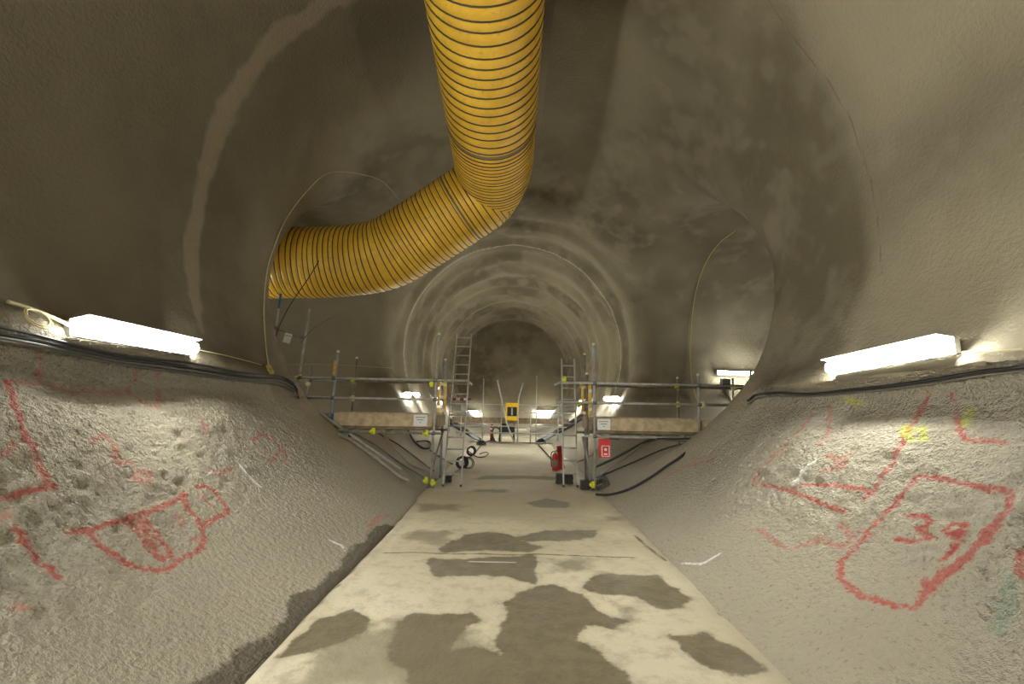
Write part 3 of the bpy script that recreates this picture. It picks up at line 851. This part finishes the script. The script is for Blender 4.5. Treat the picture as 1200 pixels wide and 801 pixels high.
rp = [(1.60, F, 2.76, 'galvanised', -0.02), (3.60, F, 2.20, 'galvanised', 0.0), (4.62, F, 2.28, 'dull_tube', 0.0),
      (1.60, B, 2.68, 'dull_tube', -0.02), (3.60, B, 2.20, 'dull_tube', 0.0), (4.80, B, 2.22, 'dull_tube', 0.0), (1.50, F + 0.25, 2.20, 'dull_tube', 0.0)]
rr = [((0.92, F - 0.05, 2.0), (4.9, F - 0.05, 2.0), 'galvanised', 'guardrail'), ((0.86, F - 0.05, 1.63), (4.55, F - 0.05, 1.63), 'galvanised', 'guardrail'),
      ((1.45, B + 0.05, 2.0), (5.2, B + 0.05, 2.0), 'dull_tube', 'guardrail'), ((1.45, B + 0.05, 1.63), (5.2, B + 0.05, 1.63), 'dull_tube', 'guardrail'),
      ((1.4, F - 0.05, 1.0), (4.15, F - 0.05, 1.0), 'galvanised', 'ledger'), ((1.4, B + 0.05, 1.0), (4.4, B + 0.05, 1.0), 'dull_tube', 'ledger'),
      ((1.50, F + 0.45, 0.98), (1.54, F + 0.1, 0.02), 'dull_tube', 'brace'), ((1.40, F + 0.15, 0.98), (1.58, F + 0.05, 0.05), 'dull_tube', 'brace'),
      ((0.94, F - 0.07, 2.0), (0.84, F + 0.02, 1.96), 'galvanised', 'swivel_end')]
rc = [((1.02, F - 0.03, 2.06), 1), ((1.52, B, 2.0), 1), ((3.60, B, 2.0), 1), ((3.60, B, 1.63), 1), ((4.80, B, 2.0), 0), ((4.80, B, 1.63), 0), ((1.46, B - 0.1, 1.6), 1), ((3.66, F - 0.02, 1.63), 0), ((1.56, F - 0.06, 0.12), 1)]
rcap = [(1.59, F, 2.76), (1.59, B, 2.68), (3.60, F, 2.2), (3.60, B, 2.2), (1.50, F + 0.25, 2.2)]
R_PLAT = platform(1, 'tube scaffold platform on the right with timber toe boards and guardrails', rp, rr, (1.62, 4.2), (1.66, 4.0), rc, rcap, 1.54)
m = MB(); m.tube((1.592, F, 2.45), (1.59, F, 2.74), TR + 0.003, 8); m.build('tube_sleeve', 'pale_blue_tube', R_PLAT, 'blue tip of the corner standard')

def gate(x, label):
    t = thing('ladder_gate', label, 'gate', (x, 9.45, 1.36))
    a, b = F + 0.10, B - 0.10
    for z in (1.42, 1.68, 1.95):
        m = MB(); m.beam((x, a, z), (x, b, z), 0.03, 0.06); m.build('bar', 'gate_yellow', t)
    for y in (a, b):
        m = MB(); m.beam((x, y, 1.38), (x, y, 1.99), 0.05, 0.05, (0, 1, 0)); m.build('upright', 'gate_yellow', t)
    for z in (1.5, 1.85):
        m = MB(); m.box((x, a - 0.055, z), (0.045, 0.06, 0.05)); m.build('hinge', 'clip_steel', t)
gate(-1.40, 'yellow self-closing gate at the head of the left ladder')
gate(1.53, 'yellow self-closing gate at the head of the right ladder')

def ladder(bot, top, w, label):
    bot, top = Vector(bot), Vector(top)
    t = thing('ladder', label, 'ladder', bot)
    h = Vector((w / 2, 0, 0)); d = (top - bot); L = d.length; d.normalize()
    for s in (-1, 1):
        m = MB(); m.beam(bot + h * s, top + h * s, 0.026, 0.06, (0, 1, 0)); m.build('stile', 'aluminium', t)
        m = MB(); m.box(bot + h * s + Vector((0, 0, 0.02)), (0.036, 0.075, 0.04)); m.build('rubber_foot', 'rubber', t)
    k = 0
    while 0.25 + k * 0.25 < L - 0.05:
        p = bot + d * (0.25 + k * 0.25)
        m = MB(); m.tube(p - h, p + h, 0.015, 7); m.build('rung', 'aluminium', t); k += 1
ladder((-1.09, 9.05, 0.0), (-1.13, 10.75, 3.18), 0.34, 'tall aluminium ladder leaning at the end of the left platform')
ladder((1.19, 9.25, 0.0), (1.22, 9.95, 2.56), 0.27, 'aluminium ladder leaning at the end of the right platform')

def striped(a, b, r, label, n=7):
    a, b = Vector(a), Vector(b)
    t = thing('barrier_pole', label, 'barrier pole', (a + b) / 2)
    for k in range(n):
        m = MB(); m.tube(a.lerp(b, k / n), a.lerp(b, (k + 1) / n), r, 8)
        m.build('band', 'red_dark' if k % 2 == 0 else 'white_plastic', t, 'dark red band' if k % 2 == 0 else 'white band')
striped((-1.44, 10.12, 1.645), (-0.86, 10.12, 1.66), 0.022, 'red and white pole reaching from the left platform past its ladder')
striped((1.62, 9.72, 1.63), (1.02, 9.72, 1.63), 0.022, 'red and white pole reaching from the right platform past its ladder')

def notice(c, w, h, label, rot=0.0, tilt=0.0, lines=3, thin=0.004):
    c = Vector(c); R = Matrix.Rotation(rot, 3, 'Z') @ Matrix.Rotation(tilt, 3, 'Y')
    t = thing('notice', label, 'notice', c)
    m = MB(); m.box(c, (w, thin, h), R); m.build('sheet', 'paper', t)
    for k in range(lines):
        m = MB(); m.box(c + R @ Vector((0, -thin / 2 - 0.001, h * (0.25 - 0.22 * k))), (w * (0.7, 0.5, 0.15)[k % 3], 0.002, h * 0.07), R)
        m.build('print_line', 'print_grey', t)
notice((-1.72, F + 0.022, 1.235), 0.26, 0.215, 'white printed notice on the end of the left toe board')
notice((1.78, F + 0.022, 1.225), 0.25, 0.20, 'white printed notice on the end of the right toe board')

# the upright and side arm by the left corner, with a paper tag
q0 = W(329, 345, 8.75); q1 = W(322, 392, 8.75)
t = thing('tube_upright', 'short blue-topped steel upright by the left passage corner with a slanting side arm', 'steel tube', q1)
m = MB(); m.tube(q0, q1, 0.018, 8); m.build('upright', 'galvanised', t)
m = MB(); m.tube(q0 + (q0 - q1) * 0.02, q0.lerp(q1, 0.35), 0.020, 8); m.build('tip_sleeve', 'blue_tube', t, 'blue tip')
m = MB(); m.tube(W(317, 382, 8.7), W(353, 396, 8.88), 0.018, 8); m.build('side_arm', 'dull_tube', t)
inst('coupler', COUP, t, Tm(W(324, 384, 8.75))); inst('coupler', COUP, t, Tm(W(353, 395, 8.88)))
notice(W(337, 396, 8.74), 0.13, 0.19, 'crumpled white paper tag hanging from the arm by the left corner', 0.2, 0.25, 1)
# ------------------------------------------------------------------ cables, ropes and hoses
def cable(pts, r, mat, label, group=None, cat='cable', name='cable', n=6, seg=6):
    m = MB(); m.sweep(spline(pts, n), r, seg)
    return tag(m.build(name, mat), label, cat, group)
def wallline(px, lift, dx=0, dy=0): return [onwall(x + dx, y + dy, lift) for x, y in px]
def along(side, zf, y0, y1, n, lift):
    out = []
    for k in range(n + 1):
        y = y0 + (y1 - y0) * k / n; z = zf(y)
        p = Vector((wallx(side, y, z), y, z)); out.append(p + inward(p) * lift)
    return out
lb = [(0, 384), (40, 392), (90, 403), (140, 413), (190, 421), (235, 428), (275, 436), (305, 441), (328, 445), (343, 453)]
for k, (dy, r, lift) in enumerate(((0, 0.016, 0.035), (3.5, 0.014, 0.03), (-3, 0.012, 0.03), (7, 0.013, 0.03))):
    pts = wallline(lb, lift, 0, dy)
    first = pts[0] + (pts[0] - pts[1]) * 4
    x = wallx(-1, first.y, first.z); first.x = x + 0.06
    tail = [W(349, 463, 7.7), W(353, 478, 8.75), W(362, 495, 8.86)] if k < 2 else []
    cable([first] + pts + tail, r, 'cable_black' if k % 2 == 0 else 'cable_grey',
          '%s cable of the dark bundle running along the ledge under the left lamp' % ('second highest', 'third highest', 'topmost', 'lowest')[k], 'cables under the left lamp')
rb = [(1199, 432), (1150, 437), (1100, 444), (1050, 450), (1000, 455), (950, 458), (910, 460), (893, 461), (884, 463), (878, 467)]
for k, (dy, r) in enumerate(((0, 0.017), (4, 0.012))):
    pts = wallline(rb, 0.035, 0, dy)
    first = pts[0] + (pts[0] - pts[1]) * 3; first.x = wallx(1, first.y, first.z) - 0.06
    tail = [W(869, 476 + dy, 7.6), W(857, 490 + dy, 8.1), W(841, 505 + dy, 8.6), W(815, 513 + dy, 8.75), W(770, 514, 8.82)]
    cable([first] + pts + tail, r, 'cable_black' if k == 0 else 'cable_grey', '%s cable along the ledge under the right lamp, dropping to the right platform' % ('upper, thicker black', 'lower, thinner grey')[k], 'cables under the right lamp')
cable(wallline([(0, 361), (20, 367), (45, 375), (76, 388)], 0.05), 0.014, 'rope_cream', 'cream conduit leading to the near end of the left lamp')
cable(wallline([(222, 412), (262, 419), (305, 428)], 0.03), 0.006, 'rope_cream', 'thin cream wire from the left lamp to the rope coil')
cable(wallline([(1128, 412), (1165, 409), (1199, 408)], 0.04), 0.010, 'rope_cream', 'thin cream wire leading right from the right lamp')
cable(wallline([(984, 438), (950, 441), (906, 447)], 0.03), 0.006, 'cable_grey', 'thin wire leading left from the right lamp to the corner')
def coil(c, nrm, r, turns, rr, mat, label, cat='coil', name='cable_coil', tail=None, wob=0.15):
    c, nrm = Vector(c), Vector(nrm).normalized(); u, v = perp(nrm); pts = []
    rnd = random.Random(int(c.x * 1000))
    n = turns * 16
    for k in range(n + 1):
        a = 2 * math.pi * k / 16; f = k / n - 0.5
        q = r * (1 + wob * math.sin(a * 0.37 + k * 0.05))
        pts.append(c + (u * math.cos(a) + v * math.sin(a)) * q + nrm * (f * rr * turns * 1.5))
    if tail: pts += spline([pts[-1]] + [Vector(p) for p in tail], 5)[1:]
    m = MB(); m.sweep(pts, rr, 6)
    return tag(m.build(name, mat), label, cat)
n = inward(onwall(40, 378)); coil(onwall(36, 378, 0.04), n, 0.09, 2, 0.006, 'rope_cream', 'loose ring of cream rope beside the left lamp', name='rope_coil')
n = inward(onwall(313, 434)); coil(onwall(313, 434, 0.05), n, 0.075, 3, 0.008, 'rope_yellow', 'small coil of yellowish rope hanging at the left corner', name='rope_coil')
cable(wallline([(313, 428), (310, 405), (311, 360), (314, 315), (321, 282), (334, 254), (353, 229), (378, 206), (400, 202), (425, 204), (447, 211), (466, 231)], 0.03), 0.009, 'rope_cream', 'cream rope following the edge of the left passage mouth', None, 'rope', 'rope')
cable(wallline([(861, 268), (843, 282), (828, 302), (818, 328), (812, 360), (809, 400), (809, 430), (811, 452), (816, 470)], 0.05), 0.012, 'rope_yellow', 'yellow rope hanging down the wall of the right passage', None, 'rope', 'rope')
cable([W(390, 276, 9.0), W(365, 320, 8.9), W(340, 357, 8.8), W(326, 385, 8.72), W(322, 402, 8.72)], 0.009, 'cable_black', 'black line from the duct down to the upright by the left corner')
cable([W(352, 402, 8.86), W(362, 390, 8.9), W(372, 382, 9.0), W(388, 372, 9.2)], 0.008, 'cable_grey', 'short wire sticking up from the tall left standard')
cable([W(330, 427, 9.0), W(390, 427, 9.1), W(460, 431, 9.6)], 0.004, 'rope_cream', 'thin string stretched above the left guardrail')
# hoses and cables down the left slope
cable([W(370, 480, 8.70), W(370, 480, 8.70).lerp(onwall(468, 553, 0.06), 0.5), onwall(468, 553, 0.06)], 0.024, 'galvanised', 'loose steel scaffold tube sloping down the left bench', None, 'steel tube', 'loose_tube', 3, 8)
cable(wallline([(396, 510), (412, 517), (432, 532), (450, 547), (466, 560), (477, 565)], 0.04), 0.034, 'hose_pale', 'pale flattened hose lying on the left bench', None, 'hose', 'hose')
cable(wallline([(425, 503), (446, 509), (462, 527), (478, 545), (492, 552), (507, 556)], 0.04), 0.024, 'hose_pale', 'thin pale hose curling down behind the left standards', None, 'hose', 'hose')
cable(wallline([(412, 508), (440, 524), (468, 545), (500, 563)], 0.03), 0.018, 'cable_grey', 'grey cable lowest on the left bench beside the pale hose')
cable(wallline([(440, 508), (465, 522), (492, 541), (508, 553)], 0.03), 0.018, 'cable_black', 'black cable down the left bench above the thin hose')
cable(wallline([(477, 504), (484, 518), (494, 526), (502, 526), (503, 521), (498, 518), (488, 519)], 0.04), 0.028, 'cable_black', 'thick black cable ending in a loop on the far left bench')
cable(wallline([(503, 528), (515, 536), (530, 545)], 0.03), 0.02, 'cable_grey', 'grey cable behind the left ladder foot')
for k in range(4):
    cable(wallline([(526, 491 + k * 2.2), (540, 500 + k * 1.8), (552, 508 + k * 1.5), (563, 515 + k)], 0.05), 0.035, 'cable_black' if k % 2 else 'cable_grey', '%s cable of the dark bundle on the left wall of the far drive' % ('topmost', 'second highest', 'third highest', 'lowest')[k], 'far left cable bundle')
    cable(wallline([(684, 484 + k * 2.2), (668, 495 + k * 1.8), (650, 506 + k * 1.5), (631, 517 + k)], 0.05), 0.035, 'cable_black' if k % 2 else 'cable_grey', '%s cable of the dark bundle on the right wall of the far drive' % ('topmost', 'second highest', 'third highest', 'lowest')[k], 'far right cable bundle')
cable(wallline([(631, 521), (638, 529), (645, 537), (652, 545)], 0.02), 0.022, 'cable_black', 'black cable on the floor from the far right bundle to the extinguisher')
cable([onfloor(541, 548, 0.02), onfloor(546, 538, 0.02), onfloor(554, 533, 0.02), onfloor(560, 526, 0.02), onfloor(565, 519, 0.02)], 0.016, 'cable_black', 'black cable on the floor linking the coils on the left')
cable([onfloor(522, 566, 0.02), onfloor(530, 557, 0.02), onfloor(536, 551, 0.02), onfloor(541, 549, 0.02)], 0.014, 'cable_grey', 'grey cable on the floor from the left ladder to the nearest coil')
# right slope
cable(wallline([(775, 512), (755, 520), (735, 530), (715, 541), (697, 550)], 0.05), 0.03, 'cable_grey', 'thick grey hose highest on the right bench under the platform', None, 'hose', 'hose')
cable(wallline([(752, 523), (738, 533), (722, 545), (702, 560)], 0.04), 0.024, 'hose_pale', 'pale hose under the right platform joining the coiled hose', None, 'hose', 'hose')
cable(wallline([(800, 520), (775, 528), (748, 540), (722, 551), (706, 558)], 0.03), 0.016, 'cable_black', 'thin black cable midway down the right bench')
cable([W(824, 512, 8.8)] + wallline([(800, 534), (784, 545), (762, 560), (738, 573), (716, 580), (698, 581)], 0.03), 0.022, 'cable_black', 'black cable sweeping lowest across the right bench to the coil')
cable(wallline([(712, 512), (704, 524), (690, 536), (676, 543)], 0.04), 0.02, 'hose_pale', 'pale cable on the far right bench behind the red sign')
c0 = onfloor(541, 549); coil(c0 + Vector((0, 0, 0.15)), (0.5, -0.8, 0.25), 0.125, 7, 0.013, 'cable_black', 'coil of black cable standing on the floor right of the left ladder')
c0 = onfloor(548, 549); coil(c0 + Vector((0, 0.05, 0.13)), (0.3, -0.8, 0.4), 0.13, 3, 0.010, 'cable_grey', 'loose ring of grey cable leaning behind the nearest black coil')
c0 = onfloor(552, 534); coil(c0 + Vector((0, 0, 0.15)), (0.35, -0.9, 0.2), 0.12, 6, 0.015, 'cable_black', 'coil of black cable farther back on the floor with a trailing loop',
     tail=[onfloor(558, 534.5, 0.03), onfloor(566, 535, 0.03), onfloor(572, 532, 0.03), onfloor(570, 529.5, 0.03), onfloor(562, 531.5, 0.03)])
c0 = onfloor(564, 521); coil(c0 + Vector((0, 0, 0.06)), (0.05, -0.2, 1), 0.16, 4, 0.02, 'cable_black', 'flat coil of black cable at the foot of the far left bundle')
c0 = onfloor(634, 520); coil(c0 + Vector((0, 0, 0.08)), (0.05, -0.35, 1), 0.17, 4, 0.02, 'cable_black', 'flat coil of black cable at the foot of the far right bundle')
c0 = onwall(703, 571, 0.05); coil(c0, inward(c0) + Vector((-0.2, -0.5, 0.2)), 0.14, 7, 0.013, 'cable_grey', 'coil of grey cable lying at the foot of the right corner standard', wob=0.3)

# ------------------------------------------------------------------ things on the floor
def block(px, py, w, d, h, n, label):
    c = onfloor(px, py); c.y += d / 2
    t = thing('rubber_block', label, 'rubber block', c)
    for k in range(n):
        m = MB(); hh = h / n; m.box(c + Vector((0, 0, hh * (k + 0.5))), (w * (1 if k % 2 == 0 else 0.96), d * (1 if k % 2 == 0 else 0.96), hh * 0.94)); m.build('layer', 'rubber', t)
    for s in (-1, 1):
        m = MB(); m.box(c + Vector((s * w * 0.3, -d / 2 - 0.003, h * 0.5)), (w * 0.06, 0.006, h * 0.9)); m.build('strap', 'machine_dark', t)
block(662, 567, 0.34, 0.20, 0.19, 4, 'stack of black rubber blocks behind the foot of the right ladder')
block(686, 574, 0.15, 0.16, 0.17, 3, 'small black rubber block beside the right corner standard')
block(525, 565, 0.12, 0.14, 0.12, 2, 'small black rubber block beside the left ladder foot')

def extinguisher():
    c = onfloor(650.5, 551); r = 0.075
    t = thing('fire_extinguisher', 'red fire extinguisher standing in front of a tall red board', 'fire extinguisher', c)
    m = MB(); m.lathe(c, [(r * .9, 0), (r, .015), (r, .34), (r * .85, .385), (r * .45, .41), (0.025, .42)], (0, 0, 1), 18); m.build('cylinder', 'red_paint', t)
    m = MB(); m.lathe(c + Vector((0, 0, .1)), [(r + .001, 0), (r + .002, .005), (r + .002, .155), (r + .001, .16)], (0, 0, 1), 18); m.build('label_band', 'label_tan', t, 'pale label band')
    m = MB(); m.lathe(c + Vector((0, 0, .42)), [(.022, 0), (.022, .05), (.015, .055)], (0, 0, 1), 10); m.build('valve', 'clip_steel', t)
    m = MB(); m.beam(c + Vector((-.02, 0, .465)), c + Vector((.09, 0, .50)), .022, .016); m.beam(c + Vector((-.02, 0, .45)), c + Vector((.08, 0, .452)), .02, .012); m.build('handle', 'machine_dark', t)
    m = MB(); m.sweep(spline([c + Vector((-.02, 0, .45)), c + Vector((-.09, -.02, .42)), c + Vector((-.10, -.03, .25)), c + Vector((-.088, -.04, .09))], 6), .011, 6); m.build('hose', 'machine_dark', t)
    b = onfloor(656, 550.5); R = Matrix.Rotation(0.75, 3, 'Z') @ Matrix.Rotation(-0.06, 3, 'X')
    t = thing('fire_point_board', 'tall red board standing behind the fire extinguisher', 'board', b)
    m = MB(); m.box(b + Vector((0, 0.04, .285)), (.17, .014, .57), R); m.build('panel', 'red_board', t)
    m = MB(); m.box(b + R @ Vector((0, -.012, 0)) + Vector((0, 0.04, .47)), (.09, .004, .09), R); m.build('pictogram', 'red_dark', t)
    m = MB(); m.beam(b + Vector((.05, 0.05, .40)), b + Vector((.13, .16, 0.02)), .02, .02); m.build('prop', 'red_dark', t)
extinguisher()
def fire_sign():
    c = W(708.5, 525, F - 0.06)
    t = thing('fire_call_sign', 'red fire sign with a white frame hanging under the right platform', 'sign', c - Vector((0, 0, .18)))
    m = MB(); m.box(c, (.215, .03, .345)); m.build('panel', 'red_board', t)
    f = c + Vector((.015, -.018, -.05)); w, h, k = .135, .19, .010
    for (dx, dz, sx, sz) in ((0, h / 2, w, k), (0, -h / 2, w, k), (-w / 2, 0, k, h), (w / 2, 0, k, h)):
        m = MB(); m.box(f + Vector((dx, 0, dz)), (sx + k * 0.5, .006, sz)); m.build('frame_bar', 'white_plastic', t)
    m = MB(); m.lathe(f + Vector((0, 0, .03)), [(.026, 0), (.026, .005)], (0, -1, 0), 14); m.build('pictogram', 'white_plastic', t, 'white round pictogram')
    m = MB(); m.box(f + Vector((0, 0, -.055)), (.07, .006, .028)); m.build('text_bar', 'white_plastic', t, 'white line of lettering')
    for s in (-1, 1):
        m = MB(); m.tube(c + Vector((s * .07, 0, .17)), (c.x + s * .07, F - .055, 1.0), .006, 5); m.build('hook', 'clip_steel', t)
fire_sign()
def clutter():
    c = W(721, 512, 9.0)
    t = thing('clamp_cluster', 'bunch of dark clamps hung under the right platform beside the red sign', 'clamps', c)
    for k in range(5): inst('clamp', COUP, t, Tm(c + Vector((-.06 + .035 * k, .01 * (k % 2), .02 * ((k * 2) % 3) - .01)), k * 0.8))
    m = MB(); m.tube(c + Vector((0, 0, .0)), (c.x, 9.0, 1.03), .008, 5); m.build('hook', 'clip_steel', t)
    # junction box and conduit on the wall of the right passage, below the lamp
    c = W(850, 447, 13.0)
    yw = c.y
    while sd1((c.x, yw, c.z)) < -0.12: yw += 0.02
    c = W(850, 447, yw)
    t = thing('junction_box', 'dark junction box under the right passage lamp with a pale pipe below', 'junction box', c)
    m = MB(); m.box(c, (.24, .16, .16)); m.build('box', 'machine_dark', t)
    m = MB(); m.box(c + Vector((0, -.085, 0)), (.2, .012, .12)); m.build('lid', 'machine_grey', t)
    m = MB(); m.sweep(spline([c + Vector((.06, 0, -.08)), c + Vector((.08, -.02, -.45)), c + Vector((.16, -.28, -1.0))], 5), .06, 8); m.build('pipe', 'hose_pale', t)
clutter()

# ------------------------------------------------------------------ far guardrail and what stands at it
def far_rail():
    y = 18.4
    t = thing('far_guardrail', 'distant scaffold guardrail with a toe board across the far drive', 'guardrail', (0, y, 0))
    for px, top in ((541, 474), (567, 443), (588, 470), (607, 468), (622, 474), (629, 440), (654, 474)):
        p = W(px, top, y); b = Vector((p.x, y, 0.02))
        m = MB(); m.tube(b, p, 0.026, 6); m.build('standard', 'galvanised', t)
    for z in (1.52, 1.22, 0.68, 0.42, 0.06):
        m = MB(); m.tube((-2.0 - 0.3 * z, y - .04, z), (2.0 + 0.3 * z, y - .04, z), 0.026, 6); m.build('rail', 'galvanised' if z > 0.1 else 'dull_tube', t)
    m = MB(); m.box((0, y + .03, .90), (4.6, .036, .22)); m.build('toe_board', 'deck_timber', t)
far_rail()
def pole(px, r, label):
    pts = [W(x, yy, d) for x, yy, d in px]
    m = MB(); m.sweep(pts, r, 7); tag(m.build('slanted_pole', 'galvanised'), label, 'pole')
pole([(583, 445, 18.2), (587, 463, 18.22), (593.5, 495, 18.2), (602.5, 518, 18.1)], 0.03, 'pale slanted pole crossing the far guardrail left of the yellow box')
pole([(613, 448, 18.2), (608, 465, 18.22), (607, 479, 18.22), (606.5, 518, 18.15)], 0.03, 'pale bent pole rising right of the yellow box')
def yellow_box():
    c = W(600, 482, 18.25)
    t = thing('equipment_box', 'yellow framed equipment box on the distant guardrail', 'equipment box', c - Vector((0, 0, .34)))
    w, h = .44, .68
    for s in (-1, 1):
        m = MB(); m.beam(c + Vector((s * w / 2, 0, -h / 2)), c + Vector((s * w / 2, 0, h / 2)), .06, .12, (0, 1, 0)); m.build('side_frame', 'machine_yellow', t)
        m = MB(); m.box(c + Vector((0, 0, s * h * .38)), (w, .14, h * .24)); m.build('cover', 'machine_yellow', t)
    m = MB(); m.box(c + Vector((0, .03, 0)), (w * .85, .04, h * .6)); m.build('back_panel', 'machine_dark', t)
    m = MB(); m.box(c + Vector((0, -.02, .0)), (.06, .05, h * .42)); m.build('gauge', 'clip_steel', t)
yellow_box()
def machine():
    c = Vector((W(594, 510, 18.9).x, 18.9, 0))
    t = thing('wheeled_machine', 'small dark machine on wheels behind the far guardrail', 'machine', c)
    m = MB(); m.box(c + Vector((0, 0, .52)), (.62, .5, .3)); m.build('body', 'machine_dark', t)
    m = MB(); m.lathe(c + Vector((-.1, -.1, .66)), [(.16, 0), (.16, .16), (.10, .2)], (0, 0, 1), 12); m.build('motor', 'machine_dark', t)
    for x, yy in ((-.28, -.2), (.28, -.2), (-.28, .2), (.28, .2)):
        m = MB(); m.lathe(c + Vector((x - .04, yy, .17)), [(.08, 0), (.17, .01), (.17, .07), (.08, .08)], (1, 0, 0), 14); m.build('wheel', 'rubber', t)
    m = MB(); m.tube(c + Vector((.25, -.1, .6)), c + Vector((.36, -.3, .95)), .02, 6); m.build('handle', 'machine_grey', t)
    m = MB(); m.sweep(spline([c + Vector((-.3, -.2, .55)), c + Vector((-.5, -.25, .62)), c + Vector((-.58, -.25, .35)), c + Vector((-.45, -.3, .03))], 5), .035, 6); m.build('hose', 'machine_dark', t)
    b = onfloor(576, 518); 
    t = thing('bollard', 'red bollard on a black base left of the distant machine', 'bollard', b)
    m = MB(); m.lathe(b, [(.26, 0), (.26, .03), (.12, .08), (.07, .09)], (0, 0, 1), 14); m.build('base', 'rubber', t)
    m = MB(); m.lathe(b + Vector((0, 0, .08)), [(.065, 0), (.065, .60), (.04, .64)], (0, 0, 1), 12); m.build('post', 'red_dark', t)
    m = MB(); m.lathe(b + Vector((0, 0, .5)), [(.068, 0), (.068, .07)], (0, 0, 1), 12); m.build('band', 'white_plastic', t, 'white band')
machine()
